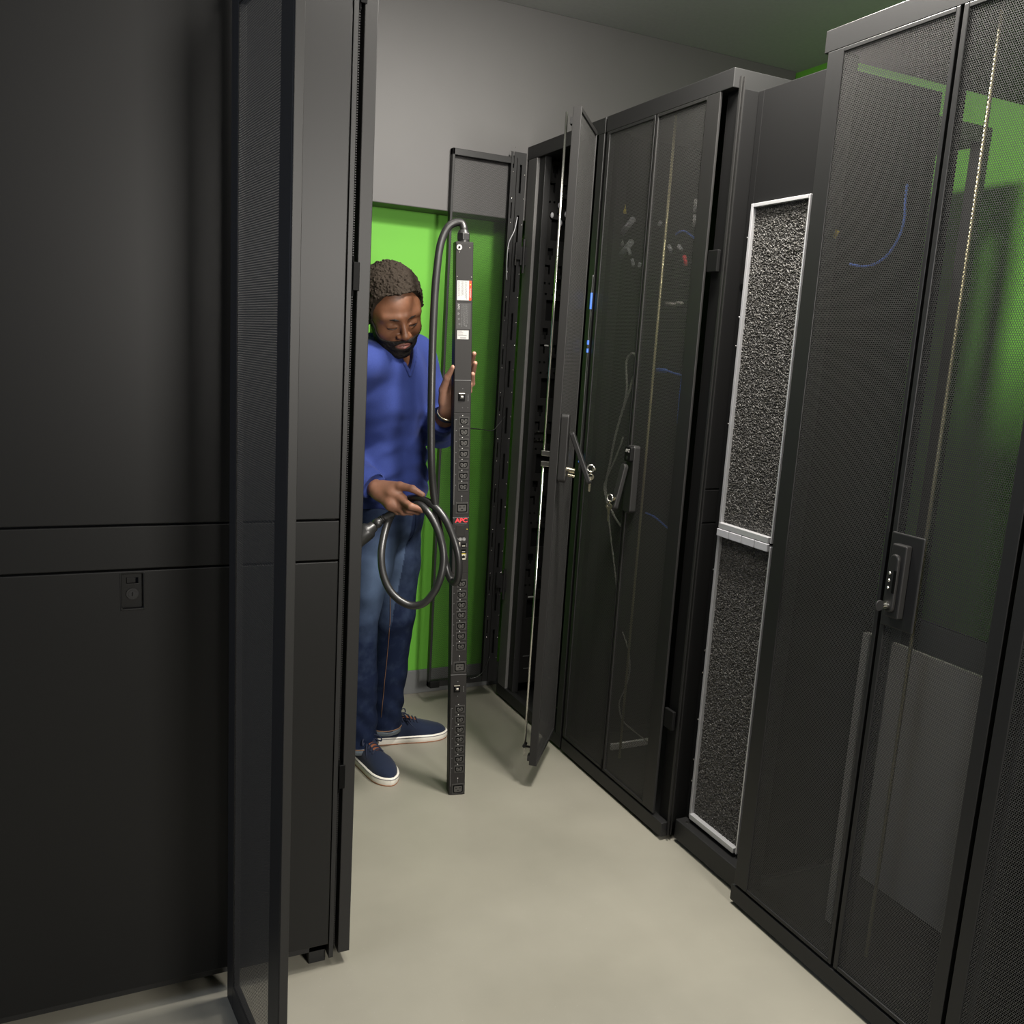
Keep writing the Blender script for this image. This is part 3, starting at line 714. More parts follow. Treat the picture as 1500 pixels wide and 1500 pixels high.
MB().prism(rounded(0.023, 0.128, 0.011), (1.577, 1.350, 1.092), (0, 1, 0), (0, 0, 1), (-1, 0, 0), 0.010).build('handle_lever', M['grey'], rF, bevel=0.003)
MB().box(1.5655, 1.568, 1.339, 1.345, 1.008, 1.058).build('dial_slot', M['void'], rF)
for i in range(3):
    MB().ball((1.5665, 1.355, 1.050 - i * 0.016), (0.003, 0.0035, 0.0035), n=8, m=5).build('combination_dial', M['chrome'], rF)
MB().cyl((1.577, 1.352, 0.980), (1.560, 1.352, 0.980), 0.0085, n=16).build('lock_cylinder', M['chrome'], rF)
kt = thing('key', 'dark-headed key standing in the lock of the combination handle', 'key', (1.555, 1.352, 0.980))
MB().cyl((1.560, 1.352, 0.980), (1.5535, 1.352, 0.980), 0.0042, n=10).build('key_shank', M['chrome'], kt)
MB().prism(rounded(0.007, 0.024, 0.003), (1.541, 1.352, 0.992), (0, 0.35, 0), (0, 0, 1), (1, 0, 0), 0.001).prism([(0.012 * math.cos(k * math.pi / 9), 0.012 * math.sin(k * math.pi / 9)) for k in range(18)], (1.545, 1.3535, 0.980), (1, 0, 0), (0, 0, 1), (0, -1, 0), 0.003).build('key_head', M['black'], kt, bevel=0.0006)
# equipment and cables inside it
Eq = tag(MB().box(2.0, 2.018, 1.17, 1.692, 0.043, 0.746).build('blanking_panel', M['equip'], bevel=0.002), 'warm grey blanking sheet standing upright in the bottom of the nearest right rack', 'panel')
MB().box(1.745, 1.765, 1.545, 1.566, 0.045, 0.836).build('mounting_strip', M['equip'], Fo, bevel=0.002)
tag(MB().tube(spline(F_BLUE), 0.0030, n=7).build('cable', M['cableblue']), 'blue cable arc hanging inside the nearest right rack', 'cable')
for i, p in enumerate(F_YEL):
    MB().tube(p, 0.006, n=7).build('bright_bit', M['yellow'] if i != 2 else M['green'], Fo)

# ---- rack G: added to keep the softbox light off the right wall
Go = thing('server_rack', 'added black rack at the right edge that blocks the softbox light', 'rack', (2.1, 0.77, 0), 'racks in the right row')
rack_shell(Go, 0.45, 1.095)
MB().box(1.63, 2.62, 1.084, 1.092, 0.05, 2.2).build('side_panel', M['panel'], Go, bevel=0.0015)
MB().box(1.63, 2.62, 0.452, 0.460, 0.05, 2.2).build('side_panel', M['panel'], Go, bevel=0.0015)
leaf(Go, (1.6, 0.455), math.radians(90), 0.31, 0.066, 2.2, 0.030, 0.012, 0.010, 0.022, 'perf', mm='black')
leaf(Go, (1.622, 1.090), math.radians(-90), 0.31, 0.066, 2.2, 0.030, 0.012, 0.010, 0.022, 'perf', mm='black', mesh_y=-0.018)

GB = [(1.594, 2.771, 1.74), (1.593, 2.772, 1.66), (1.592, 2.769, 1.60), (1.593, 2.772, 1.55), (1.592, 2.768, 1.50), (1.593, 2.771, 1.42), (1.592, 2.768, 1.30), (1.593, 2.770, 1.18), (1.592, 2.768, 1.06)]  # G_BLUE
gcab = tag(MB().tube(spline(GB), 0.0024, n=7).build('cable', M['rubber']), 'thin dark cable with blue boots hanging in the gap beside the open door leaf', 'cable')
for z0, z1 in ((1.625, 1.680), (1.505, 1.520), (1.478, 1.492), (1.095, 1.125)):
    MB().cyl((1.5922, 2.7695, z0), (1.5925, 2.7700, z1), 0.0042, n=10).build('cable_boot', M['cableblue'], gcab)

# ================================================================== power distribution unit
PA = Vector((1.11, 2.584, 0.0)); PB = Vector((1.052, 2.61, 1.782))
pz = (PB - PA).normalized()
pn = Vector((-0.19, -0.98, 0.0)); pn = (pn - pz * pn.dot(pz)).normalized()   # out of its face
pxv = pz.cross(pn) * -1.0
pxv = pxv if pxv.x > 0 else -pxv                                            # to the viewer's right
PW = basis(PA, pxv, -pn, pz)       # local x right, y into the unit, z up; front face at y = 0
PL = 1.783
U = thing('power_distribution_unit', 'tall charcoal rack power strip with rows of outlets held upright on the floor', 'power strip', PA)
WM[U] = PW.copy(); U.matrix_world = PW
HW = 0.0270
mb = MB(PW).box(-HW, HW, 0.0, 0.044, 0.0, PL)
mb.build('housing', M['pdu'], U, frame=PW, bevel=0.0016)
def pbox(name, m, x0, x1, y0, y1, z0, z1, parent=U, bevel=0.0):
    return MB(PW).box(x0, x1, y0, y1, z0, z1).build(name, M[m], parent, frame=PW, bevel=bevel)
# module faces with their seams
seams = [0.004, 0.4222, 0.7612, 0.9431, 1.2719, 1.3723, 1.7790]
for i in range(6):
    m = ('pdu', 'pdu', 'pdu', 'pdu', 'pdu', 'pdu')[i]
    pbox('face_module', m, -HW + 0.0012, HW - 0.0012, -0.0012, 0.001, seams[i] + 0.0011, seams[i + 1] - 0.0011, bevel=0.0008)
for z in (1.3723, 0.9431, 0.4222):
    pbox('seam_strip', 'ink', -HW + 0.001, HW - 0.001, -0.0016, 0.0, z - 0.0010, z + 0.0008)
# top gland
Q = lambda x, y, z: PW @ Vector((x, y, z))
hexo = [(0.0205 * math.cos(math.radians(60 * k + 15)), 0.0205 * math.sin(math.radians(60 * k + 15))) for k in range(6)]
hexi = [(0.0115 * math.cos(math.radians(60 * k + 15)), 0.0115 * math.sin(math.radians(60 * k + 15))) for k in range(6)]
gb = MB().cyl(Q(0, 0.020, PL), Q(0, 0.020, PL + 0.006), 0.0185, n=28)
gb.prism(hexo, Q(0, 0.020, PL + 0.006), pxv, -pn, pz, 0.020)
gb.cyl(Q(0, 0.020, PL + 0.026), Q(0, 0.020, PL + 0.036), 0.0185, 0.0135, n=28)
gb.build('cable_gland', M['rubber'], U, frame=PW, bevel=0.0012)
# ground screw and small screws
mb = MB().cyl(Q(-0.0165, -0.0012, 1.766), Q(-0.0165, -0.0030, 1.766), 0.0082, n=24)
gs = mb.build('ground_screw', M['white'], U, frame=PW)
MB().cyl(Q(-0.0165, -0.003, 1.766), Q(-0.0165, -0.0055, 1.766), 0.0032, n=6).build('screw_head', M['void'], gs, frame=PW)
for x, z in ((-0.022, 1.6815), (0.0215, 1.6805), (0.015, 1.766), (-0.016, 1.752), (0.0, 1.346), (0.0, 1.288), (0.017, 1.288), (-0.022, 0.9395), (-0.002, 0.398), (-0.002, 0.348)):
    MB(PW).ball((x, -0.0014, z), (0.0014, 0.0010, 0.0014), n=8, m=5).build('screw', M['ink'] if z < 1.6 else M['port'], U, frame=PW)
# warning label: white text block with a red heading strip
wl = pbox('warning_label', 'white', -0.0215, 0.0150, -0.00155, -0.0011, 1.6117, 1.6699)
rs_ = pbox('warning_heading', 'orange', 0.0150, 0.0225, -0.00160, -0.0011, 1.6117, 1.6699, parent=wl)
ftx = lambda x, z, y=-0.0019: basis(Q(x, y, z), -pz, pxv, pn)      # lettering that reads downwards
text_mesh('heading_lettering', 'DANGER', 0.0068, M['white'], wl, ftx(0.01875, 1.6335, -0.0018), extrude=0.0001, sx=1.0)
MB(PW).prism([(0, 0.003), (-0.0026, -0.0016), (0.0026, -0.0016)], (0.01875, -0.0018, 1.6585), (0, 0, -1), (1, 0, 0), (0, -1, 0), 0.0002).build('warning_triangle', M['yellow'], wl, frame=PW)
random.seed(5)
for k in range(7):
    x = -0.0185 + k * 0.0043; z1 = 1.6672; z0 = 1.6145 + random.random() * 0.014
    mb = MB(PW); z = z1
    while z > z0:
        l = 0.002 + random.random() * 0.004
        mb.box(x, x + 0.0013, -0.00175, -0.0015, max(z - l, z0), z); z -= l + 0.001
    mb.build('print_line', M['ink'], wl, frame=PW)
# rating plate
rp = pbox('rating_plate', 'plate', -0.0225, 0.0215, -0.00150, -0.0011, 1.5266, 1.6036)
text_mesh('plate_lettering', 'APC', 0.0078, M['greyprint'], rp, ftx(-0.0160, 1.5925, -0.0017), extrude=0.0001, sx=1.15, offset=0.0003)
MB(PW).ring([(0, 0.0038), (-0.0034, -0.0022), (0.0034, -0.0022)], [(0, 0.0024), (-0.0022, -0.0015), (0.0022, -0.0015)], (-0.0160, -0.0017, 1.572), (0, 0, -1), (1, 0, 0), (0, -1, 0), 0.0002).build('caution_symbol', M['greyprint'], rp, frame=PW)
for k in range(5):
    x = -0.006 + k * 0.0044
    mb = MB(PW); z = 1.600
    while z > 1.534 + k * 0.003:
        l = 0.0015 + random.random() * 0.0035
        mb.box(x, x + 0.0010, -0.0017, -0.0014, z - l, z); z -= l + 0.0012
    mb.build('print_line', M['ink'], rp, frame=PW)
for x, z in ((-0.015, 1.556), (0.008, 1.536), (-0.013, 1.541)):
    MB(PW).ring([(0.0028 * math.cos(k * math.pi / 8), 0.0028 * math.sin(k * math.pi / 8)) for k in range(16)], [(0.0018 * math.cos(k * math.pi / 8), 0.0018 * math.sin(k * math.pi / 8)) for k in range(16)], (x, -0.0017, z), (1, 0, 0), (0, 0, 1), (0, -1, 0), 0.0002).build('approval_mark', M['ink'], rp, frame=PW)
sl = pbox('serial_label', 'white', -0.0195, 0.0160, -0.00155, -0.0011, 1.496, 1.5225)
for k in range(4):
    pbox('print_line', 'ink', -0.017, -0.001 + 0.011 * (k == 3) - 0.004 * (k == 0), -0.00175, -0.0015, 1.5195 - k * 0.0042, 1.5207 - k * 0.0042, parent=sl)
for k in range(9):
    pbox('bar', 'ink', -0.010 + k * 0.0021, -0.0088 + k * 0.0021, -0.00175, -0.0015, 1.4985, 1.5020, parent=sl)
# breakers
for zc, xc in ((1.3212, -0.003), (0.3742, -0.005)):
    b_ = pbox('breaker', 'void', xc - 0.0105, xc + 0.0105, -0.0035, 0.0, zc - 0.0125, zc + 0.0125, bevel=0.001)
    pbox('breaker_rocker', 'pdudark', xc - 0.0055, xc + 0.0055, -0.0075, -0.003, zc - 0.006, zc + 0.0055, parent=b_, bevel=0.001)
    pbox('breaker_tip', 'port', xc - 0.003, xc + 0.004, -0.0092, -0.0072, zc - 0.001, zc + 0.0035, parent=b_, bevel=0.0006)
    pbox('breaker_clip', 'port', xc - 0.0095, xc + 0.0095, -0.0038, -0.003, zc + 0.0098, zc + 0.0118, parent=b_)
    mb = MB(PW)
    for k in range(5): mb.box(0.0165, 0.0185, -0.0016, -0.0011, zc - 0.012 + k * 0.0042, zc - 0.0095 + k * 0.0042)
    mb.build('side_print', M['ink'], U, frame=PW)
# outlets: a framed well with a raised core and three contact slots
def octo(w_, h_, c):
    return [(-w_ / 2, h_ / 2), (w_ / 2, h_ / 2), (w_ / 2, -h_ / 2 + c), (w_ / 2 - c, -h_ / 2), (-w_ / 2 + c, -h_ / 2), (-w_ / 2, -h_ / 2 + c)]
def rounded_poly(poly, r, n=3):
    out = []; N_ = len(poly)
    for i in range(N_):
        a = Vector(poly[i - 1]); b = Vector(poly[i]); c = Vector(poly[(i + 1) % N_])
        u = (a - b).normalized() * r; v = (c - b).normalized() * r
        for k in range(n + 1):
            t = k / n
            p = (b + u) * (1 - t) ** 2 + b * 2 * t * (1 - t) + (b + v) * t ** 2
            out.append((p.x, p.y))
    return out
X3 = ((1, 0, 0), (0, 0, 1), (0, -1, 0))
outlet_meshes = {}
def outlet(kind, xc, zc):
    W0 = PW @ Matrix.Translation((xc, 0, zc))
    if kind not in outlet_meshes:
        big = kind == 'large'
        fw, fh = (0.0410, 0.0370) if big else (0.0330, 0.0270)
        ww, wh = (0.0335, 0.0275) if big else (0.0262, 0.0192)
        cw, ch = (0.0262, 0.0205) if big else (0.0198, 0.0130)
        cc = 0.0030 if big else 0.0058
        fo = rounded_poly([(-fw / 2, fh / 2), (fw / 2, fh / 2), (fw / 2, -fh / 2), (-fw / 2, -fh / 2)], 0.0015)
        wo = rounded_poly(octo(ww, wh, cc), 0.0022); co = rounded_poly(octo(cw, ch, cc * 0.75), 0.0016)
        mb = MB(W0).prism(fo, (0, -0.0008, 0), *X3, 0.0014)
        p = mb.build('outlet', M['pdudark'], U, frame=W0, bevel=0.0004, seg=1)
        a = MB(W0).prism(wo, (0, -0.0019, 0), *X3, 0.0008).build('outlet_well', M['void'], p, frame=W0)
        mb = MB(W0).prism(co, (0, -0.0025, -0.0006), *X3, 0.0012)
        if not big: mb.cur = 1; mb.box(-0.0022, 0.0022, -0.0040, -0.0035, 0.0026, 0.0064); mb.cur = 0
        c = mb.build('outlet_core', [M['outlet'], M['void']], p, frame=W0, bevel=0.0004, seg=1)
        mb = MB(W0)
        if big:
            for x in (-0.0062, 0.0062): mb.box(x - 0.0034, x + 0.0034, -0.0041, -0.0036, 0.0026, 0.0046)
            mb.box(-0.0034, 0.0034, -0.0041, -0.0036, -0.0058, -0.0038)
        else:
            for x in (-0.0062, 0.0062): mb.box(x - 0.0011, x + 0.0011, -0.0041, -0.0036, -0.0024, 0.0034)
            mb.box(-0.0011, 0.0011, -0.0041, -0.0036, -0.0058, -0.0010)
        s_ = mb.build('contact_slots', M['void'], p, frame=W0)
        outlet_meshes[kind] = (p, a, c, s_)
        return
    src = outlet_meshes[kind]; root = None
    for i, q in enumerate(src):
        o = q.copy(); col.objects.link(o)
        o.parent = None
        if i == 0: root = o
        place(o, U if i == 0 else root, W0)
B1 = [1.2466, 1.2127, 1.1787, 1.1446, 1.1103, 1.0758, 1.0412]; B2 = [0.7275, 0.6913, 0.6573, 0.6232, 0.5866, 0.5521, 0.5175]; B3 = [0.3021, 0.2664, 0.2318, 0.1971, 0.1622, 0.1271, 0.0919]
for bank, zl in ((B1, 0.9738), (B2, 0.4479), (B3, 0.0223)):
    for z in bank:
        outlet('small', 0.0058, z)
        MB(PW).ball((0.001, -0.0014, z + 0.0172), (0.0019, 0.0012, 0.0019), n=8, m=5).build('status_lamp', M['white'], U, frame=PW)
        pbox('outlet_number', 'ink', -0.0195, -0.0172, -0.0015, -0.0011, z + 0.004, z + 0.0062)
    outlet('large', 0.0030, zl)
    MB(PW).ball((0.002, -0.0014, zl + 0.037), (0.0019, 0.0012, 0.0019), n=8, m=5).build('status_lamp', M['white'], U, frame=PW)
    pbox('marker_line', 'ink', 0.0014, 0.0023, -0.0015, -0.0011, zl + 0.0215, zl + 0.034)
    mb = MB(PW).box(-0.0235, -0.0225, -0.0015, -0.0011, zl + 0.010, bank[0] + 0.006)
    mb.box(-0.0235, -0.0185, -0.0015, -0.0011, bank[0] + 0.005, bank[0] + 0.006).build('bank_bracket', M['ink'], U, frame=PW)
# display module
lw = basis(Q(0.002, -0.0013, 0.9335), pxv, pz, pn)
text_mesh('logo_lettering', 'APC', 0.0185, M['red'], U, lw, extrude=0.0003, sx=1.12, offset=0.0008)
mb = MB(PW)
for k in range(9): mb.box(-0.0185 + k * 0.0043, -0.0155 + k * 0.0043, -0.0016, -0.0011, 0.9225, 0.9240)
mb.build('sub_lettering', M['ink'], U, frame=PW)
pbox('display', 'screen', -0.0150, 0.0145, -0.0022, -0.001, 0.8832, 0.9190, bevel=0.0008)
pbox('indicator', 'yellow', 0.0190, 0.0222, -0.0018, -0.001, 0.9045, 0.9062)
for k in range(3):
    c = Q(-0.0125 + k * 0.0118, -0.0012, 0.8728)
    MB().ring([(0.0056 * math.cos(q * math.pi / 12), 0.0056 * math.sin(q * math.pi / 12)) for q in range(24)], [(0.0044 * math.cos(q * math.pi / 12), 0.0044 * math.sin(q * math.pi / 12)) for q in range(24)], c, pxv, pz, pn, 0.0006).cyl(c, c + pn * 0.0012, 0.0036, n=18).build('push_button', M['greyprint'], U, frame=PW)
for i, z in enumerate((0.8545, 0.8345, 0.8145)):
    p_ = pbox('network_port', 'port', -0.0145, -0.0008, -0.0026, 0.0, z - 0.0078, z + 0.0085, bevel=0.0006)
    MB(PW).prism([(-0.0046, 0.003), (-0.002, 0.003), (-0.002, 0.005), (0.002, 0.005), (0.002, 0.003), (0.0046, 0.003), (0.0046, -0.0045), (-0.0046, -0.0045)], (-0.0076, -0.0026, z - 0.001), *X3, 0.0003).build('port_opening', M['void'], p_, frame=PW)
for z in (0.8535, 0.8345):
    p_ = pbox('usb_port', 'void', 0.0030, 0.0175, -0.0018, 0.0, z - 0.0068, z + 0.0058, bevel=0.0005)
    pbox('port_tongue', 'port', 0.0052, 0.0150, -0.0024, -0.0015, z - 0.0036, z - 0.0010, parent=p_)
p_ = pbox('network_port', 'port', 0.0030, 0.0172, -0.0026, 0.0, 0.8062, 0.8235, bevel=0.0006)
MB(PW).prism([(-0.0050, 0.003), (-0.002, 0.003), (-0.002, 0.0052), (0.002, 0.0052), (0.002, 0.003), (0.0050, 0.003), (0.0050, -0.0035), (-0.0050, -0.0035)], (0.0101, -0.0026, 0.8155), *X3, 0.0003).build('port_opening', M['void'], p_, frame=PW)
pbox('port_lamps', 'yellow', 0.0034, 0.0168, -0.0022, -0.001, 0.8248, 0.8264, parent=p_)
for z0, z1 in ((0.886, 0.912), (0.848, 0.860), (0.812, 0.828)):
    mb = MB(PW)
    for k in range(4): mb.box(0.0192 if z0 < 0.88 else -0.0225, 0.0212 if z0 < 0.88 else -0.0205, -0.0015, -0.0011, z0 + k * (z1 - z0) / 4, z0 + (k + 0.6) * (z1 - z0) / 4)
    mb.build('side_print', M['ink'], U, frame=PW)
# supply cable and plug
top = Q(0, 0.020, PL + 0.030)
pts = [top, top + pz * 0.010] + [Vector(c) for c in CABLE[2:]]
cb = MB().tube(spline(pts, 7), 0.0117, n=16).build('supply_cable', M['rubber'], U, frame=PW)
pp = [Vector(p) for p in PLUG]; d0 = (pp[-1] - pp[0]).normalized()
st = pp[0] + d0 * 0.0
prof = [(-0.030, 0.0118), (-0.012, 0.0135), (-0.010, 0.0155), (0.004, 0.0165), (0.006, 0.0140), (0.009, 0.0140), (0.011, 0.0175), (0.022, 0.0185), (0.030, 0.0265), (0.040, 0.0285), (0.082, 0.0290), (0.086, 0.0270)]
mb = MB().tube([st + d0 * a for a, r in prof], [r for a, r in prof], n=28)
pl = mb.build('plug', M['rubber'], cb, frame=PW)
mb = MB()
for a in (-0.016, -0.022): mb.tube([st + d0 * a, st + d0 * (a - 0.003)], 0.0140, n=20)
mb.build('plug_grip_rings', M['rubber'], cb, frame=PW)
MB().cyl(st + d0 * 0.086, st + d0 * 0.094, 0.024, n=28).build('plug_face', M['yellow'], cb, frame=PW)

# ================================================================== person
def V3(p): return np.array(p, dtype=np.float32)
def smin(a, b, k):
    h = np.clip(0.5 + 0.5 * (b - a) / k, 0, 1)
    return b * (1 - h) + a * h - k * h * (1 - h)
def smax(a, b, k): return -smin(-a, -b, k)

class SDF:
    def __init__(s): s.it = []
    def _add(s, fn, lo, hi, k, op): s.it.append((fn, V3(lo) - k - 0.01, V3(hi) + k + 0.01, k, op)); return s
    def cone(s, a, b, ra, rb=None, k=0.01, op='u'):
        rb = ra if rb is None else rb; a = V3(a); b = V3(b); ba = b - a; L2 = float(ba @ ba) + 1e-9
        def fn(p):
            q = p - a; t = np.clip(q @ ba / L2, 0, 1)
            return np.linalg.norm(q - t[:, None] * ba, axis=1) - (ra + (rb - ra) * t)
        r = max(ra, rb)
        return s._add(fn, np.minimum(a, b) - r, np.maximum(a, b) + r, k, op)
    def chain(s, pts, rs, k=0.01, k0=None):
        for i in range(len(pts) - 1):
            s.cone(pts[i], pts[i + 1], rs[i], rs[i + 1], k if (i or k0 is None) else k0)
        return s
    def ell(s, c, r, R=None, k=0.01, op='u'):
        c = V3(c); r = V3(r); R = np.eye(3, dtype=np.float32) if R is None else R
        def fn(p):
            q = (p - c) @ R; k0 = np.linalg.norm(q / r, axis=1); k1 = np.linalg.norm(q / (r * r), axis=1) + 1e-9
            return k0 * (k0 - 1) / k1
        m = float(r.max())
        return s._add(fn, c - m, c + m, k, op)
    def half(s, c, n, k=0.004, lo=None, hi=None):
        """keep only the side of the plane where (p-c).n < 0, inside the box lo..hi"""
        c = V3(c); n = V3(n); n = n / np.linalg.norm(n)
        lo_, hi_ = V3(lo), V3(hi)
        def fn(p):
            d = (p - c) @ n
            out = np.any((p < lo_) | (p > hi_), axis=1)
            return np.where(out, -1.0, d)
        return s._add(fn, lo, hi, k, 'i')
    def ev(s, p, items=None):
        d = np.full(len(p), 1.0, np.float32)
        for fn, lo, hi, k, op in (s.it if items is None else items):
            v = fn(p)
            if op == 'u': d = smin(d, v, k)
            elif op == 's': d = smax(d, -v, k)
            else: d = smax(d, v, k)
        return d
    def bounds(s):
        lo = np.min([i[1] for i in s.it if i[4] == 'u'], axis=0); hi = np.max([i[2] for i in s.it if i[4] == 'u'], axis=0)
        return lo, hi
    def grid(s, h, post=None, lo=None, hi=None, B=24):
        l, u = s.bounds(); lo = l if lo is None else V3(lo); hi = u if hi is None else V3(hi)
        n = np.ceil((hi - lo) / h).astype(int) + 2
        D = np.full(n, 0.5, np.float32)
        ax = [lo[i] + h * np.arange(n[i], dtype=np.float32) for i in range(3)]
        for i in range(0, n[0], B):
            for j in range(0, n[1], B):
                for k in range(0, n[2], B):
                    xs, ys, zs = ax[0][i:i + B], ax[1][j:j + B], ax[2][k:k + B]
                    bl = V3((xs[0], ys[0], zs[0])); bh = V3((xs[-1], ys[-1], zs[-1]))
                    its = [t for t in s.it if np.all(t[1] <= bh) and np.all(t[2] >= bl)]
                    if not any(t[4] == 'u' for t in its): continue
                    c = (bl + bh)[None] / 2
                    r = float(np.linalg.norm(bh - bl)) / 2
                    dc = float(s.ev(c, its)[0])
                    if abs(dc) > r * 1.7 + 0.03:
                        D[i:i + B, j:j + B, k:k + B] = dc; continue
                    X, Y, Z = np.meshgrid(xs, ys, zs, indexing='ij')
                    p = np.stack([X.ravel(), Y.ravel(), Z.ravel()], 1)
                    d = s.ev(p, its)
                    if post is not None: d = post(p, d)
                    D[i:i + B, j:j + B, k:k + B] = d.reshape(X.shape)
        return D, lo, h

def nets(D, lo, h):
    """surface nets: one vertex per crossed cell"""
    ins = D < 0
    c = ins[:-1, :-1, :-1].astype(np.int8)
    cnt = np.zeros_like(c)
    for a in (0, 1):
        for b in (0, 1):
            for e in (0, 1):
                cnt += ins[a:ins.shape[0] - 1 + a, b:ins.shape[1] - 1 + b, e:ins.shape[2] - 1 + e]
    act = (cnt > 0) & (cnt < 8)
    idx = np.argwhere(act); N = len(idx)
    ids = np.full(act.shape, -1, np.int32); ids[act] = np.arange(N)
    acc = np.zeros((N, 3), np.float32); num = np.zeros(N, np.float32)
    offs = [(a, b, e) for a in (0, 1) for b in (0, 1) for e in (0, 1)]
    val = {o: D[idx[:, 0] + o[0], idx[:, 1] + o[1], idx[:, 2] + o[2]] for o in offs}
    for o in offs:
        for ax in range(3):
            if o[ax]: continue
            q = list(o); q[ax] = 1; q = tuple(q)
            a, b = val[o], val[q]; m = (a < 0) != (b < 0)
            t = np.where(m, a / np.where(m, a - b, 1), 0)
            p = np.tile(np.array(o, np.float32), (N, 1)); p[:, ax] = t
            acc[m] += p[m]; num[m] += 1
    verts = lo + h * (idx + acc / num[:, None])
    faces = []
    for ax in range(3):
        sl0 = [slice(None)] * 3; sl1 = [slice(None)] * 3
        sl0[ax] = slice(0, -1); sl1[ax] = slice(1, None)
        a, b = ins[tuple(sl0)], ins[tuple(sl1)]
        e = np.argwhere(a != b)
        u, w_ = (ax + 1) % 3, (ax + 2) % 3
        ok = (e[:, u] > 0) & (e[:, w_] > 0) & (e[:, u] < D.shape[u] - 1) & (e[:, w_] < D.shape[w_] - 1)
        e = e[ok]; flip = ins[tuple(e.T)]
        q = []
        for du, dw in ((0, 0), (-1, 0), (-1, -1), (0, -1)):
            g = e.copy(); g[:, u] += du; g[:, w_] += dw; q.append(ids[tuple(g.T)])
        q = np.stack(q, 1)
        q = np.where(flip[:, None], q[:, ::-1], q)
        faces.append(q[:, ::-1])
    return verts, np.concatenate(faces)

def relax(v, f, it=2, w_=0.5):
    e = np.concatenate([f[:, [0, 1]], f[:, [1, 2]], f[:, [2, 3]], f[:, [3, 0]]])
    deg = np.bincount(e[:, 0], minlength=len(v)) + np.bincount(e[:, 1], minlength=len(v))
    for _ in range(it):
        s_ = np.zeros_like(v)
        for a in range(3):
            s_[:, a] = np.bincount(e[:, 0], v[e[:, 1], a], len(v)) + np.bincount(e[:, 1], v[e[:, 0], a], len(v))
        v = v * (1 - w_) + w_ * s_ / np.maximum(deg, 1)[:, None]
    return v

def sdf_obj(name, S, h, m, parent, post=None, it=2, lo=None, hi=None, tone=None, pre=None):
    D, l, hh = S.grid(h, post, lo, hi)
    v, f = nets(D, l, hh)
    v = relax(v.astype(np.float64), f, it)
    W0 = WM[parent] if parent is not None else I4
    off = np.array(W0.translation)
    me = bpy.data.meshes.new(name)
    me.vertices.add(len(v)); me.vertices.foreach_set('co', (v - off).astype(np.float32).ravel())
    me.loops.add(f.size); me.loops.foreach_set('vertex_index', f.astype(np.int32).ravel())
    me.polygons.add(len(f)); me.polygons.foreach_set('loop_start', np.arange(0, f.size, 4, dtype=np.int32)); me.polygons.foreach_set('loop_total', np.full(len(f), 4, np.int32))
    me.polygons.foreach_set('use_smooth', np.ones(len(f), bool))
    me.update(calc_edges=True); me.validate()
    if tone is not None:
        a = me.attributes.new('tone', 'FLOAT', 'POINT')
        nv = np.zeros(len(v) * 3, np.float32); me.vertices.foreach_get('normal', nv)
        a.data.foreach_set('value', tone(v, nv.reshape(-1, 3)).astype(np.float32))
    me.materials.append(m)
    o = bpy.data.objects.new(name, me)
    place(o, parent, Matrix.Translation(W0.translation) if parent is not None else I4)
    return o

def skin_mat():
    m, nt, b = new_mat('brown_skin'); N = nt.nodes; L = nt.links
    at_ = N.new('ShaderNodeAttribute'); at_.attribute_name = 'tone'
    mx = N.new('ShaderNodeMix'); mx.data_type = 'RGBA'
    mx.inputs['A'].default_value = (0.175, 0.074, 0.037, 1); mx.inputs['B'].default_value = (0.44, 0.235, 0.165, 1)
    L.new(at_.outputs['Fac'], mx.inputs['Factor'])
    tc = N.new('ShaderNodeTexCoord'); n = N.new('ShaderNodeTexNoise'); n.inputs['Scale'].default_value = 60; n.inputs['Detail'].default_value = 4
    L.new(tc.outputs['Object'], n.inputs['Vector'])
    hs = N.new('ShaderNodeMix'); hs.data_type = 'RGBA'; hs.blend_type = 'MULTIPLY'; hs.inputs['Factor'].default_value = 0.35
    L.new(mx.outputs['Result'], hs.inputs['A']); L.new(n.outputs['Fac'], hs.inputs['B'])
    L.new(hs.outputs['Result'], b.inputs['Base Color'])
    b.inputs['Roughness'].default_value = 0.48; b.inputs['Specular IOR Level'].default_value = 0.45
    b.inputs['Subsurface Weight'].default_value = 0.12; b.inputs['Subsurface Radius'].default_value = (0.012, 0.004, 0.002); b.inputs['Subsurface Scale'].default_value = 0.5
    bp = N.new('ShaderNodeBump'); bp.inputs['Strength'].default_value = 0.12; bp.inputs['Distance'].default_value = 0.001
    n2 = N.new('ShaderNodeTexNoise'); n2.inputs['Scale'].default_value = 500; L.new(tc.outputs['Object'], n2.inputs['Vector'])
    L.new(n2.outputs['Fac'], bp.inputs['Height']); L.new(bp.outputs['Normal'], b.inputs['Normal'])
    return m
M['skin'] = skin_mat()
M['hair'] = mat('black_curly_hair', (0.026, 0.020, 0.015), 0.85, spec=0.12, var=0.7, vscale=420, bump=1.0, bscale=520)
M['beard'] = mat('black_beard_hair', (0.010, 0.008, 0.007), 0.7, spec=0.25, bump=0.8, bscale=700)
M['lips'] = mat('brown_pink_lips', (0.19, 0.075, 0.062), 0.45)

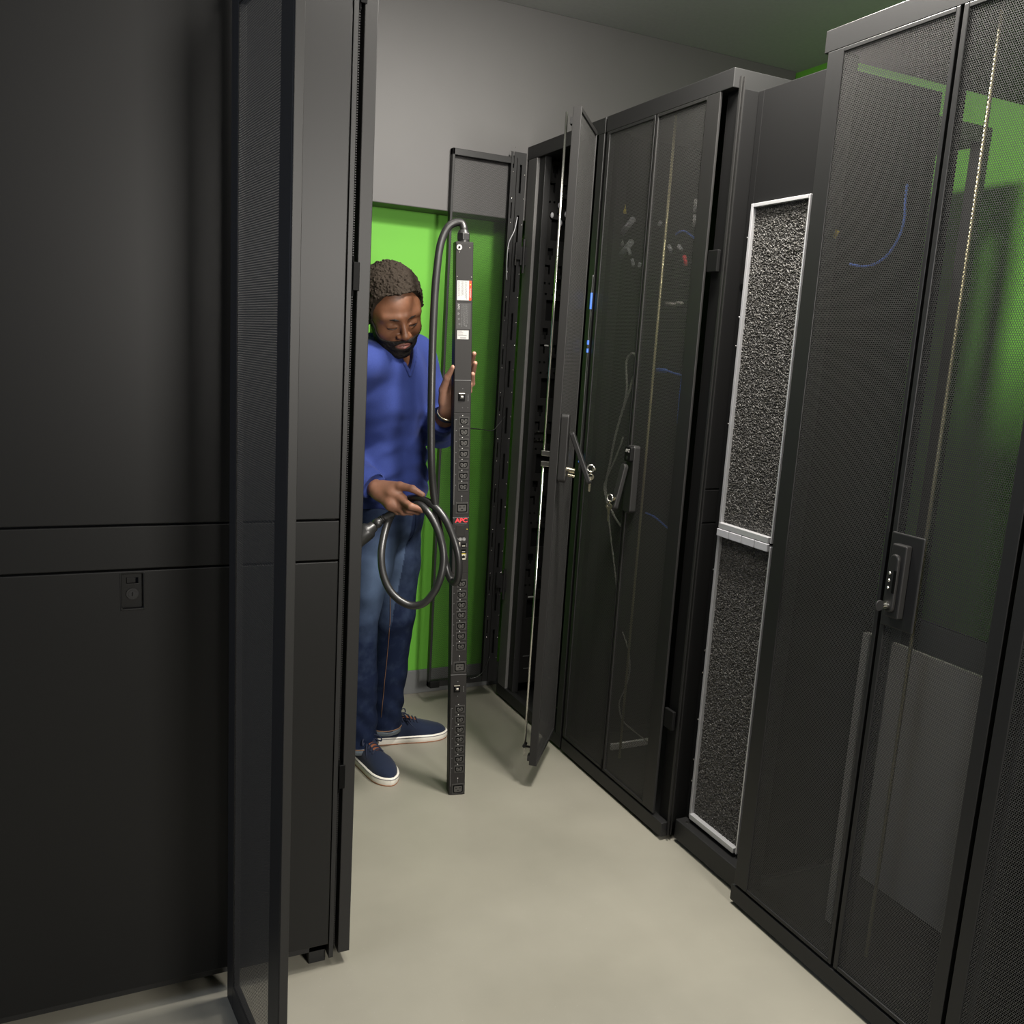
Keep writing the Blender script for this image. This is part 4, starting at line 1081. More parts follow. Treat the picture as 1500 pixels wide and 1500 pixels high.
def fabric(name, c0, c1, scale, bump, bscale, rough=0.85, sheen=0.3):
    m, nt, b = new_mat(name); N = nt.nodes; L = nt.links
    tc = N.new('ShaderNodeTexCoord'); n = N.new('ShaderNodeTexNoise'); n.inputs['Scale'].default_value = scale; n.inputs['Detail'].default_value = 6
    L.new(tc.outputs['Object'], n.inputs['Vector'])
    mx = N.new('ShaderNodeMix'); mx.data_type = 'RGBA'; mx.inputs['A'].default_value = (*c0, 1); mx.inputs['B'].default_value = (*c1, 1)
    L.new(n.outputs['Fac'], mx.inputs['Factor']); L.new(mx.outputs['Result'], b.inputs['Base Color'])
    n2 = N.new('ShaderNodeTexNoise'); n2.inputs['Scale'].default_value = bscale; L.new(tc.outputs['Object'], n2.inputs['Vector'])
    bp = N.new('ShaderNodeBump'); bp.inputs['Strength'].default_value = bump; bp.inputs['Distance'].default_value = 0.001
    L.new(n2.outputs['Fac'], bp.inputs['Height']); L.new(bp.outputs['Normal'], b.inputs['Normal'])
    b.inputs['Roughness'].default_value = rough; b.inputs['Sheen Weight'].default_value = sheen; b.inputs['Specular IOR Level'].default_value = 0.2
    return m
M['knit'] = fabric('royal_blue_knit', (0.017, 0.029, 0.130), (0.031, 0.051, 0.205), 300, 0.3, 700, sheen=0.04)
M['canvas'] = fabric('navy_canvas', (0.006, 0.011, 0.028), (0.011, 0.018, 0.041), 400, 0.4, 900, sheen=0.1)
M['leather'] = mat('tan_leather', (0.20, 0.065, 0.027), 0.6)
M['lace'] = fabric('navy_lace', (0.010, 0.014, 0.035), (0.022, 0.028, 0.055), 500, 0.3, 900, sheen=0.1)
M['rubberwhite'] = mat('white_rubber_sole', (0.72, 0.69, 0.62), 0.45, var=0.06, vscale=40)
M['gum'] = mat('brown_gum_edge', (0.25, 0.10, 0.04), 0.5)
def denim():
    m, nt, b = new_mat('faded_dark_denim'); N = nt.nodes; L = nt.links
    at_ = N.new('ShaderNodeAttribute'); at_.attribute_name = 'tone'
    tc = N.new('ShaderNodeTexCoord')
    n = N.new('ShaderNodeTexNoise'); n.inputs['Scale'].default_value = 35; n.inputs['Detail'].default_value = 8; L.new(tc.outputs['Object'], n.inputs['Vector'])
    ad = N.new('ShaderNodeMath'); ad.operation = 'MULTIPLY_ADD'; ad.inputs[1].default_value = 0.5; L.new(n.outputs['Fac'], ad.inputs[0])
    ml = N.new('ShaderNodeMath'); ml.operation = 'SUBTRACT'; L.new(at_.outputs['Fac'], ml.inputs[0]); ml.inputs[1].default_value = 0.25
    L.new(ml.outputs[0], ad.inputs[2]); ad.use_clamp = True
    mx = N.new('ShaderNodeMix'); mx.data_type = 'RGBA'; mx.inputs['A'].default_value = (0.005, 0.010, 0.030, 1); mx.inputs['B'].default_value = (0.068, 0.102, 0.172, 1)
    L.new(ad.outputs[0], mx.inputs['Factor']); L.new(mx.outputs['Result'], b.inputs['Base Color'])
    n2 = N.new('ShaderNodeTexNoise'); n2.inputs['Scale'].default_value = 800; L.new(tc.outputs['Object'], n2.inputs['Vector'])
    bp = N.new('ShaderNodeBump'); bp.inputs['Strength'].default_value = 0.3; bp.inputs['Distance'].default_value = 0.001
    L.new(n2.outputs['Fac'], bp.inputs['Height']); L.new(bp.outputs['Normal'], b.inputs['Normal'])
    b.inputs['Roughness'].default_value = 0.85; b.inputs['Sheen Weight'].default_value = 0.0; b.inputs['Specular IOR Level'].default_value = 0.15
    return m
M['denim'] = denim()
M['hem'] = fabric('pale_denim_hem', (0.10, 0.13, 0.16), (0.17, 0.20, 0.23), 200, 0.3, 800, sheen=0.1)
M['stitch'] = mat('tan_stitching', (0.16, 0.085, 0.045), 0.7)

# ---- pose
HX, HY, HZ, HO = [V3(a) for a in ([-0.9722, -0.0249, -0.2326], [0.1277, -0.8897, -0.4384], [-0.196, -0.4559, 0.8682], [0.8935, 2.8045, 1.5702])]
HS = 1.0
H3 = V3((1.09, 1.0, 1.0))
HR = np.stack([HX, HY, HZ], 1)
def hd(p): return HO + HR @ (V3(p) * H3)
lat = V3((0.69, 0.72, 0)); fwd = V3((0.72, -0.69, 0)); upv = V3((0, 0, 1))
TR = np.stack([lat, fwd, upv], 1)
Nk = V3((0.920, 2.900, 1.452)); Ch = V3((0.943, 2.935, 1.28)); Be = V3((0.945, 2.965, 1.07)); Pe = V3((0.962, 2.975, 0.93))
Lsh = V3((1.045, 3.010, 1.432)); Lel = V3((1.135, 2.955, 1.185)); Lwr = V3((1.062, 2.745, 1.235))
Rsh = V3((0.800, 2.800, 1.398)); Rel = V3((0.725, 2.965, 1.120)); Rwr = V3((0.828, 2.815, 1.018))
Lhip = V3((1.008, 3.025, 0.90)); Lkn = V3((1.000, 2.975, 0.51)); Lan = V3((1.000, 3.050, 0.085))
Rhip = V3((0.905, 2.925, 0.90)); Rkn = V3((0.845, 2.915, 0.53)); Ran = V3((0.872, 2.925, 0.085))

person = thing('person', 'person in blue v-neck sweater and jeans holding the power strip and coiled cable', 'person', (0.95, 2.98, 0))

# ---- head field (also the base for hair, beard, lips)
H_ = SDF()
def he(c, r, k=0.012, op='u'): H_.ell(hd(c), V3(r) * H3, HR, k, op)
def hc(a, b, ra, rb=None, k=0.008, op='u'): H_.cone(hd(a), hd(b), ra * HS, (ra if rb is None else rb) * HS, k, op)
he((0, -0.014, 0.045), (0.078, 0.098, 0.090))
he((0, 0.030, 0.020), (0.070, 0.068, 0.080), k=0.02)
he((0, 0.032, -0.030), (0.066, 0.062, 0.085), k=0.02)
he((0, 0.042, -0.082), (0.054, 0.050, 0.040), k=0.02)
he((0, 0.080, -0.106), (0.024, 0.016, 0.016), k=0.015)
for s in (-1, 1):
    he((s * 0.040, 0.066, -0.030), (0.026, 0.022, 0.026), k=0.018)
    hc((s * 0.010, 0.092, 0.024), (s * 0.050, 0.076, 0.024), 0.0085, 0.009, k=0.014)
    he((s * 0.032, 0.106, 0.002), (0.019, 0.016, 0.013), k=0.010, op='s')
    he((s * 0.032, 0.081, 0.000), (0.0150, 0.0130, 0.0120), k=0.005)
    hc((s * 0.020, 0.0945, -0.004), (s * 0.044, 0.0905, -0.005), 0.0022, k=0.003)
he((0, 0.084, -0.066), (0.028, 0.020, 0.026), k=0.014)
hc((0, 0.093, 0.014), (0, 0.113, -0.030), 0.0075, 0.0115, k=0.010)
he((0, 0.115, -0.034), (0.0125, 0.0105, 0.0098), k=0.007)
for s in (-1, 1):
    he((s * 0.0140, 0.103, -0.037), (0.0090, 0.0110, 0.0078), k=0.006)
    he((s * 0.0072, 0.112, -0.0450), (0.0042, 0.0050, 0.0030), k=0.002, op='s')
for s in (-1, 1): he((s * 0.044, 0.042, 0.020), (0.022, 0.034, 0.036), k=0.025)
head_skull = list(H_.it)
for s in (-1, 1):
    he((s * 0.080, -0.006, -0.008), (0.010, 0.020, 0.032), k=0.006)
    he((s * 0.087, 0.000, -0.006), (0.006, 0.011, 0.020), k=0.004, op='s')
head_core = list(H_.it)
# lips
hc((-0.021, 0.0945, -0.0675), (0.0, 0.1010, -0.0640), 0.0036, 0.0044, k=0.004); hc((0.0, 0.1010, -0.0640), (0.021, 0.0945, -0.0675), 0.0044, 0.0036, k=0.004)
hc((-0.017, 0.0940, -0.0755), (0.0, 0.0995, -0.0775), 0.0044, 0.0056, k=0.004); hc((0.0, 0.0995, -0.0775), (0.017, 0.0940, -0.0755), 0.0056, 0.0044, k=0.004)
hc((-0.026, 0.0955, -0.0690), (0.026, 0.0955, -0.0690), 0.0014, k=0.002, op='s')
hc((-0.012, 0.1030, -0.0708), (0.012, 0.1030, -0.0708), 0.0020, k=0.002, op='s')
head_all = list(H_.it)

# ---- body: head, neck, trunk, arms and hands, legs in ONE surface
Bd = SDF(); Bd.it = list(head_all)
Bd.cone(hd((0, -0.030, -0.050)), Nk + V3((0.0, 0.012, 0.0)), 0.056, 0.062, k=0.03)
Bd.ell(Nk + V3((0, 0, -0.05)), (0.13, 0.075, 0.05), TR, k=0.04)
Bd.ell(Ch, (0.150, 0.092, 0.17), TR, k=0.04)
Bd.ell(Be, (0.130, 0.092, 0.17), TR, k=0.04)
Bd.ell(Pe, (0.135, 0.095, 0.11), TR, k=0.04)
Bd.chain([Lsh, Lel, Lwr, L_wrist[0], L_wrist[1]], [0.050, 0.041, 0.030, 0.0265, 0.0270], k=0.02)
Bd.chain([Rsh, Rel, Rwr, R_wrist[0], R_wrist[1]], [0.050, 0.041, 0.031, 0.0275, 0.0275], k=0.02)
for hip, kn, an in ((Lhip, Lkn, Lan), (Rhip, Rkn, Ran)):
    Bd.chain([hip, kn, an], [0.075, 0.052, 0.036], k=0.03)
# right hand: back of the hand to the viewer, thumb above, index below
Bd.chain([R_wrist[1]] + R_palm, [0.0260, 0.0255, 0.0225, 0.0140], k=0.012)
Bd.chain([R_wrist[1]] + R_palm2, [0.0240, 0.0235, 0.0220, 0.0130], k=0.012)
Bd.chain(R_thumb, [0.0190, 0.0135, 0.0112, 0.0088], k=0.006, k0=0.012)
Bd.chain(R_index, [0.0125, 0.0112, 0.0096, 0.0085, 0.0075], k=0.004, k0=0.010)
Bd.chain(R_middle, [0.0125, 0.0108, 0.0095, 0.0080], k=0.004, k0=0.006)
Bd.chain(R_ring, [0.0120, 0.0102, 0.0090, 0.0078], k=0.004, k0=0.006)
Bd.chain(R_pinky, [0.0110, 0.0092, 0.0080, 0.0070], k=0.004, k0=0.006)
# left hand: palm behind the unit, thumb on its left flank, fingers round its right edge
Bd.chain([L_wrist[1]] + L_palm, [0.0250, 0.0240, 0.0205, 0.0150], k=0.012)
Bd.chain([L_wrist[1]] + L_palm2, [0.0230, 0.0225, 0.0200, 0.0140], k=0.012)
Bd.chain(L_thumb, [0.0200, 0.0150, 0.0108, 0.0082], k=0.005, k0=0.012)
Bd.chain(L_index, [0.0115, 0.0100, 0.0088, 0.0074], k=0.003, k0=0.006)
Bd.chain(L_middle, [0.0115, 0.0102, 0.0090, 0.0076], k=0.003, k0=0.005)
Bd.chain(L_ring, [0.0110, 0.0098, 0.0086, 0.0074], k=0.003, k0=0.005)
Bd.chain(L_pinky, [0.0100, 0.0088, 0.0078, 0.0068], k=0.003, k0=0.005)
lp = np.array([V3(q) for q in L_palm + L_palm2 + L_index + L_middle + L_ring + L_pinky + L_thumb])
def skin_tone_and_light(v, n):
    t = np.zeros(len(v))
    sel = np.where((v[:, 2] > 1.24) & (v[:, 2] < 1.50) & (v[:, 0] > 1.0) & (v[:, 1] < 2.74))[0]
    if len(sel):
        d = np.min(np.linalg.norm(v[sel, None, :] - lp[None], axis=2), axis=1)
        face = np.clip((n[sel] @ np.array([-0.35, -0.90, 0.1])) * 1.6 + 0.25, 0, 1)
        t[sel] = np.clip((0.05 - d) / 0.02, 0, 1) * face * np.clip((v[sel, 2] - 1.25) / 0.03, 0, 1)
    t = np.maximum(t, 0.38 * ((v[:, 2] < 1.08) & (v[:, 2] > 0.92) & (v[:, 1] < 2.84) & (v[:, 0] < 1.0)))  # right hand made lighter in its colour, in place of light on it
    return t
body = sdf_obj('body', Bd, 0.0030, M['skin'], person, it=1, tone=skin_tone_and_light)

# ---- face details
def head_eval(p): return H_.ev(p.astype(np.float32), head_core)
def region(name, m, f_mask, thick, h, lo, hi, parent=person, noise=None, k=0.004, items=None, it=1):
    """shell of the head surface kept where f_mask (in head axes) is below zero"""
    S = SDF()
    its = head_core if items is None else items
    def fn(p):
        q = ((p - HO) @ HR) / H3
        d = H_.ev(p, its)
        t = thick(q) if callable(thick) else thick
        if noise is not None: t = t + noise(p)
        return smax(smax(d - t, -(d + 0.006), 0.001), f_mask(q) * HS, k)
    corners = np.array([hd((x, y, z)) for x in (lo[0], hi[0]) for y in (lo[1], hi[1]) for z in (lo[2], hi[2])])
    S._add(fn, corners.min(0), corners.max(0), 0.001, 'u')
    return sdf_obj(name, S, h, m, parent, it=it)
_tab = np.random.default_rng(11).random((64, 64, 64)).astype(np.float32) * 2 - 1
def vnoise(p, size):
    q = p / size; i = np.floor(q).astype(int); f = (q - i).astype(np.float32); f = f * f * (3 - 2 * f)
    i &= 63; j = (i + 1) & 63
    g = lambda a, b, c: _tab[a, b, c]
    x0, y0, z0 = i.T; x1, y1, z1 = j.T; fx, fy, fz = f.T
    a = g(x0, y0, z0) * (1 - fx) + g(x1, y0, z0) * fx; b = g(x0, y1, z0) * (1 - fx) + g(x1, y1, z0) * fx
    c = g(x0, y0, z1) * (1 - fx) + g(x1, y0, z1) * fx; d = g(x0, y1, z1) * (1 - fx) + g(x1, y1, z1) * fx
    return (a * (1 - fy) + b * fy) * (1 - fz) + (c * (1 - fy) + d * fy) * fz
def curls(p):
    return 0.0034 * vnoise(p, 0.0042) + 0.0026 * vnoise(p + 3.3, 0.0095) + 0.002 * vnoise(p + 1.7, 0.024)
yk = [-0.12, -0.06, -0.030, -0.018, 0.004, 0.012, 0.034, 0.041, 0.049, 0.056, 0.064, 0.090]
zk = [-0.075, -0.060, -0.045, 0.022, 0.020, -0.030, -0.030, -0.004, 0.042, 0.070, 0.088, 0.098]
hair = region('hair', M['hair'], lambda q: np.interp(q[:, 1], yk, zk) + 0.0035 * vnoise(q + 5.0, 0.009) + 0.45 * np.maximum(np.abs(q[:, 0]) - 0.045, 0) * (q[:, 1] > 0.035) * -1.0 - q[:, 2],
              lambda q: 0.0035 + 0.0125 * np.clip((q[:, 2] - 0.01) / 0.08, 0, 1), 0.0019, (-0.11, -0.13, -0.09), (0.11, 0.11, 0.17), noise=curls, k=0.006, it=0, items=head_skull)
def beard_mask(q):
    x, y, z = q[:, 0], q[:, 1], q[:, 2]
    top = np.interp(y, [0.0, 0.030, 0.043, 0.059, 0.074, 0.086, 0.096, 0.11], [0.015, 0.012, 0.000, -0.026, -0.042, -0.0555, -0.0525, -0.0515])
    m = z - top
    lips = 1 - np.sqrt((x / 0.0245) ** 2 + ((z + 0.0710) / 0.0112) ** 2)
    m = np.maximum(m, np.where(y > 0.06, lips * 0.012, -1))
    m = np.maximum(m, 0.000 - y)
    return np.maximum(m, -0.128 - z)
beard = region('beard', M['beard'], beard_mask, 0.0036, 0.0020, (-0.09, -0.01, -0.15), (0.09, 0.13, 0.01), noise=lambda p: 0.35 * curls(p), k=0.003, it=0)
lips_o = region('lips', M['lips'], lambda q: np.maximum(np.sqrt((q[:, 0] / 0.0230) ** 2 + ((q[:, 2] + 0.0710) / 0.0098) ** 2) * 0.02 - 0.02, 0.080 - q[:, 1]), 0.0006, 0.0016, (-0.03, 0.07, -0.095), (0.03, 0.125, -0.045), k=0.001, items=head_all)
for s in (-1, 1):
    pts = [hd((s * 0.013, 0.1000, 0.0180)), hd((s * 0.025, 0.0972, 0.0215)), hd((s * 0.038, 0.0900, 0.0222)), hd((s * 0.052, 0.0785, 0.0165))]
    S = SDF().chain(pts, [0.0020, 0.0034, 0.0030, 0.0012], k=0.003)
    sdf_obj('eyebrow', S, 0.0016, M['beard'], person, it=1)
    pts = [hd((s * 0.0185, 0.0955, -0.0075)), hd((s * 0.031, 0.0978, -0.0100)), hd((s * 0.0450, 0.0905, -0.0068))]
    MB().tube(spline(pts, 4), 0.0013, n=6).build('eyelash', M['beard'], person)

# ---- sweater
Sw = SDF()
Sw.ell(Nk + V3((0.0, 0.004, -0.055)), (0.160, 0.088, 0.062), TR, k=0.04)
Sw.ell(Ch + V3((0.004, -0.004, 0.02)), (0.176, 0.120, 0.185), TR, k=0.05)
Sw.ell(Be + V3((0.0, 0.0, 0.0)), (0.165, 0.132, 0.185), TR, k=0.06)
Sw.ell(Pe + V3((-0.006, 0.0, 0.03)), (0.166, 0.126, 0.13), TR, k=0.05)
Sw.chain([Nk + lat * 0.06 + V3((0, 0, -0.035)), Lsh, (Lsh + Lel) / 2, Lel], [0.062, 0.070, 0.062, 0.058], k=0.035)
Sw.chain([Nk - lat * 0.06 + V3((0, 0, -0.035)), Rsh, (Rsh + Rel) / 2, Rel], [0.058, 0.063, 0.060, 0.056], k=0.035)
ld = (Lwr - Lel) / np.linalg.norm(Lwr - Lel); rd = (V3(R_palm[0]) - Rel) / np.linalg.norm(V3(R_palm[0]) - Rel); rd = rd.astype(np.float32)
def forearm(el, wr, d_, r, cut):
    S = SDF().chain([el, (el + wr) / 2, wr + d_ * (cut + 0.045)], [0.058, 0.050, r], k=0.03)
    c = wr + d_ * cut
    Sw._add(lambda p: smax(S.ev(p), (p - c) @ d_, 0.004), np.minimum(el, wr) - 0.08, np.maximum(el, wr) + 0.08, 0.03, 'u')
forearm(Lel, Lwr, ld, 0.041, 0.026); forearm(Rel, Rel + rd * float((Rwr - Rel) @ rd), rd, 0.043, 0.046)
Sw.chain([hd((0, -0.055, -0.085)) , Nk + V3((0, 0.012, -0.04))], [0.052, 0.072], k=0.05)
for s_ in (-1, 1): Sw.chain([Nk + V3((0, 0.01, 0.0)) + lat * s_ * 0.05, Nk + lat * s_ * 0.11 + V3((0, 0, -0.025 if s_ > 0 else -0.040))], [0.056 if s_ > 0 else 0.044, 0.054 if s_ > 0 else 0.048], k=0.04)
Sw.half(V3((0, 0, 0.925)), (0, 0, -1), lo=(0.6, 2.6, 0.7), hi=(1.3, 3.3, 1.0))
# V neck: a wedge open at the front down to the notch
va = math.radians(24)
latv = (lat * math.cos(va) + fwd * math.sin(va)).astype(np.float32); fwdv = (fwd * math.cos(va) - lat * math.sin(va)).astype(np.float32)
def vneck(p):
    q = p - Nk
    x = q @ latv; y = q @ fwdv; z = q[:, 2]
    w_ = np.where(y > 0.0, np.clip((z + 0.075) * 0.78, -0.05, 0.085), 0.085)
    d = np.abs(x) - w_
    d = np.maximum(d, np.where(y > -0.02, -0.12 - z, 0.028 - z))
    return d * 0.75
Sw._add(vneck, Nk - 0.22, Nk + 0.22, 0.006, 's')
def folds(p, d):
    q = p - Be; x = q @ lat; y = q @ fwd; z = q[:, 2]
    a = np.exp(-((z + 0.02) / 0.15) ** 2)
    f1 = np.sin(92 * (z + 0.30 * np.abs(x) - 0.25 * y) + 2.6 * np.sin(13 * x + 7 * z) + 1.3 * vnoise(p, 0.05)) * (0.0048 + 0.003 * vnoise(p + 2.0, 0.09)) * a + 0.004 * vnoise(p + 7.0, 0.07)
    g = p - Ch; z2 = g[:, 2]
    f2 = np.sin(38 * (g @ lat * 0.8 + z2 * 0.75) + 1.8 * np.sin(14 * z2)) * 0.0038 * np.exp(-((z2 - 0.0) / 0.14) ** 2) * np.clip((g @ lat) * 8 + 0.3, 0, 1)
    e = p - Lel; f3 = np.sin(80 * (e @ ld) + 10 * e[:, 2]) * 0.003 * np.exp(-(np.sum(e * e, 1) / 0.010))
    return d + f1 + f2 + f3
sweater = sdf_obj('sweater', Sw, 0.0036, M['knit'], person, post=folds, it=2)
# ribbed bands at neck and cuffs
def neck_pt(s, t):
    """point on the V edge, s = side, t from notch (0) to nape (1)"""
    z = -0.075 + 0.118 * min(t * 1.35, 1); x = s * min(max((z + 0.075) * 0.78, 0.0), 0.085)
    y = 0.125 - 0.165 * t
    return Nk + latv * x + fwdv * y + V3((0, 0, z))
swf = lambda P_: Sw.ev(P_.astype(np.float32))
def to_surface(p, off=0.0):
    """push a point along the outward horizontal to the sweater's surface"""
    c = Nk + V3((0, 0, -0.10)); d = V3(p) - c; d = d / np.linalg.norm(d)
    ts = np.linspace(0.0, 0.26, 130); P_ = c + ts[:, None] * d
    v = Sw2.ev(P_.astype(np.float32)); i = np.where(v > 0)[0]
    return P_[i[0] if len(i) else -1] + d * off
Sw2 = SDF(); Sw2.it = [t for t in Sw.it if t[4] == 'u']
Sc = SDF()
for s in (-1, 1):
    pts = [to_surface(neck_pt(s, t), 0.000) for t in np.linspace(0, 0.95, 14)]
    pts = np.array(pts)
    for _ in range(4): pts[1:-1] = 0.5 * pts[1:-1] + 0.25 * (pts[:-2] + pts[2:])
    Sc.chain(list(pts), [0.0070] * len(pts), k=0.004)
col_o = sdf_obj('neck_band', Sc, 0.0026, M['knit'], sweater, it=1)
for c, d_, r in ((Lwr, ld, 0.0405), (Rel + rd * (float((Rwr - Rel) @ rd) + 0.020), rd, 0.0462)):
    a = Vector(d_).orthogonal().normalized(); b = Vector(d_).cross(a)
    mb = MB(); n_ = 48; prof = []
    for t, rr in ((-0.022, 0.002), (-0.018, 0.0035), (0.024, 0.002), (0.028, -0.003)):
        prof.append([Vector(c + d_ * t) + (a * math.cos(2 * math.pi * k / n_) + b * math.sin(2 * math.pi * k / n_)) * (r + rr + (0.0008 if k % 2 else -0.0008)) for k in range(n_)])
    vs = [p for ring in prof for p in ring]
    fs = [(i * n_ + k, i * n_ + (k + 1) % n_, (i + 1) * n_ + (k + 1) % n_, (i + 1) * n_ + k) for i in range(3) for k in range(n_)]
    mb.smooth = True; mb.add(vs, fs)
    mb.build('cuff', M['knit'], sweater)
# bracelet on the left wrist
wc = Vector(L_wrist[1]) + (Vector(L_wrist[0]) - Vector(L_wrist[1])) * 0.10; wd = (Vector(L_palm[0]) - Vector(L_wrist[0])).normalized()
a = wd.orthogonal().normalized(); b = wd.cross(a)
mb = MB().tube([wc + (a * math.cos(k * math.pi / 16) + b * math.sin(k * math.pi / 16)) * 0.0315 for k in range(32)], 0.0032, n=8, closed=True)
br = mb.build('bracelet', M['brass'], person)
mb = MB().tube([wc - wd * 0.008 + (a * math.cos(k * math.pi / 16) + b * math.sin(k * math.pi / 16)) * 0.0310 for k in range(32)], 0.0048, n=8, closed=True)
mb.build('bracelet_band', M['canvas'], br)

# ---- jeans
Jn = SDF()
Jn.ell(Pe + V3((0, 0, 0.02)), (0.158, 0.118, 0.13), TR, k=0.04)
Jn.ell(Pe + V3((0.0, 0.0, -0.06)), (0.150, 0.112, 0.10), TR, k=0.04)
for hip, kn, an in ((Lhip, Lkn, Lan), (Rhip, Rkn, Ran)):
    Jn.chain([hip, (hip + kn) / 2, kn, (kn + an) / 2, V3((an[0], an[1], 0.055))], [0.094, 0.086, 0.070, 0.063, 0.062], k=0.02)
    Jn.half((0, 0, 0.060), (0, 0, -1), lo=V3((an[0] - 0.16, an[1] - 0.16, -0.1)), hi=V3((an[0] + 0.16, an[1] + 0.16, 0.12)), k=0.003)
Jn.half((0, 0, 1.0), (0, 0, 1), lo=(0.6, 2.6, 0.96), hi=(1.3, 3.3, 1.3))
def jfold(p, d):
    o = np.zeros(len(p), np.float32)
    for hip, kn, an, ph in ((Lhip, Lkn, Lan, 0.0), (Rhip, Rkn, Ran, 1.7)):
        t = kn - V3((0, 0, 0.02)); z = p[:, 2]
        near = np.exp(-(((p[:, 0] - an[0]) ** 2 + (p[:, 1] - an[1]) ** 2) / 0.012))
        o += near * np.exp(-((z - 0.17) / 0.09) ** 2) * 0.0055 * np.sin(74 * z + 6 * (p[:, 0] - an[0]) * 9 + ph + 1.5 * np.sin(22 * (p[:, 1] + p[:, 0])))
        nk = np.exp(-(((p[:, 0] - kn[0]) ** 2 + (p[:, 1] - kn[1]) ** 2) / 0.012))
        o += nk * np.exp(-((z - kn[2]) / 0.08) ** 2) * 0.0035 * np.sin(60 * z - 20 * (p[:, 0]) + ph)
        hp_ = np.exp(-(((p[:, 0] - hip[0]) ** 2 + (p[:, 1] - hip[1]) ** 2) / 0.015))
        o += hp_ * np.exp(-((z - 0.80) / 0.06) ** 2) * 0.0030 * np.sin(70 * z + 45 * ((p - hip) @ lat) + ph)
    return d + o
def fade(v, n):
    t = np.zeros(len(v))
    for hip, kn, am in ((Lhip, Lkn, 0.22), (Rhip, Rkn, 1.0)):
        ba = kn - hip; s_ = np.clip(((v - hip) @ ba) / (ba @ ba), 0, 1.25); ax = hip + s_[:, None] * ba
        rr = v - ax; front = (rr @ (fwd + V3((0, -0.35, 0)))) / 0.09
        w_ = np.linalg.norm(rr, axis=1) < 0.125
        t = np.maximum(t, am * w_ * np.clip(front * 1.0, 0, 1) * np.exp(-((s_ - 0.55) / 0.42) ** 2))
    return t
jeans = sdf_obj('jeans', Jn, 0.0036, M['denim'], person, post=jfold, it=2, tone=fade)
# turned hems with their seam, side seams and pocket edges
for an in (Lan, Ran):
    n_ = 40; rings = []
    for z, r in ((0.052, 0.0615), (0.050, 0.0640), (0.0705, 0.0648), (0.0725, 0.0625)):
        rings += [Vector((an[0] + r * math.cos(2 * math.pi * k / n_), an[1] + r * math.sin(2 * math.pi * k / n_), z)) for k in range(n_)]
    mb = MB(); mb.smooth = True
    mb.add(rings, [(i * n_ + k, i * n_ + (k + 1) % n_, (i + 1) * n_ + (k + 1) % n_, (i + 1) * n_ + k) for i in range(3) for k in range(n_)])
    mb.build('turned_hem', M['hem'], jeans)
    MB().tube([Vector((an[0] + 0.0652 * math.cos(2 * math.pi * k / n_), an[1] + 0.0652 * math.sin(2 * math.pi * k / n_), 0.0700)) for k in range(n_)], 0.0018, n=6, closed=True).build('hem_stitching', M['stitch'], jeans)
def on_jeans(c, d_, off=0.0006):
    c = V3(c); d_ = V3(d_); d_ = d_ / np.linalg.norm(d_)
    ts = np.linspace(0.0, 0.25, 160); P_ = c + ts[:, None] * d_
    v = jfold(P_.astype(np.float32), Jn.ev(P_.astype(np.float32))); i = np.where(v > 0)[0]
    return Vector(P_[i[0] if len(i) else -1] + d_ * off)
sd = fwd * 0.9 - lat * 0.55
pts = [on_jeans(Lhip * (1 - t) + Lkn * t, fwd * 0.25 - lat) for t in np.linspace(0.35, 1, 12)] + [on_jeans(Lkn * (1 - t) + Lan * t, fwd * 0.25 - lat) for t in np.linspace(0.08, 0.9, 12)]
MB().tube(pts, 0.0010, n=5).build('side_seam', M['stitch'], jeans)
toc = V3((-0.30, -0.95, 0.0))
pts = [on_jeans(V3((0.962, 2.975, z)), fwd * 0.9 - lat * (0.25 - 0.2 * i / 8)) for i, z in enumerate(np.linspace(0.93, 0.80, 9))]
MB().tube(pts, 0.0022, n=6).build('fly_seam', M['denim'], jeans)
pts = [on_jeans(V3((0.95, 2.95, z)), toc + lat * x) for x, z in ((-0.30, 0.915), (-0.08, 0.912), (0.02, 0.905), (0.03, 0.88), (-0.02, 0.872), (-0.18, 0.862), (-0.36, 0.858))]
MB().tube(spline(pts, 5), 0.0020, n=6).build('pocket_edge', M['denim'], jeans)
pts = [on_jeans(V3((0.95, 2.95, z)), toc + lat * x, 0.0014) for x, z in ((-0.30, 0.909), (0.00, 0.903), (0.012, 0.882), (-0.03, 0.877), (-0.18, 0.868), (-0.36, 0.864))]
MB().tube(spline(pts, 5), 0.0011, n=5).build('pocket_stitching', M['stitch'], jeans)

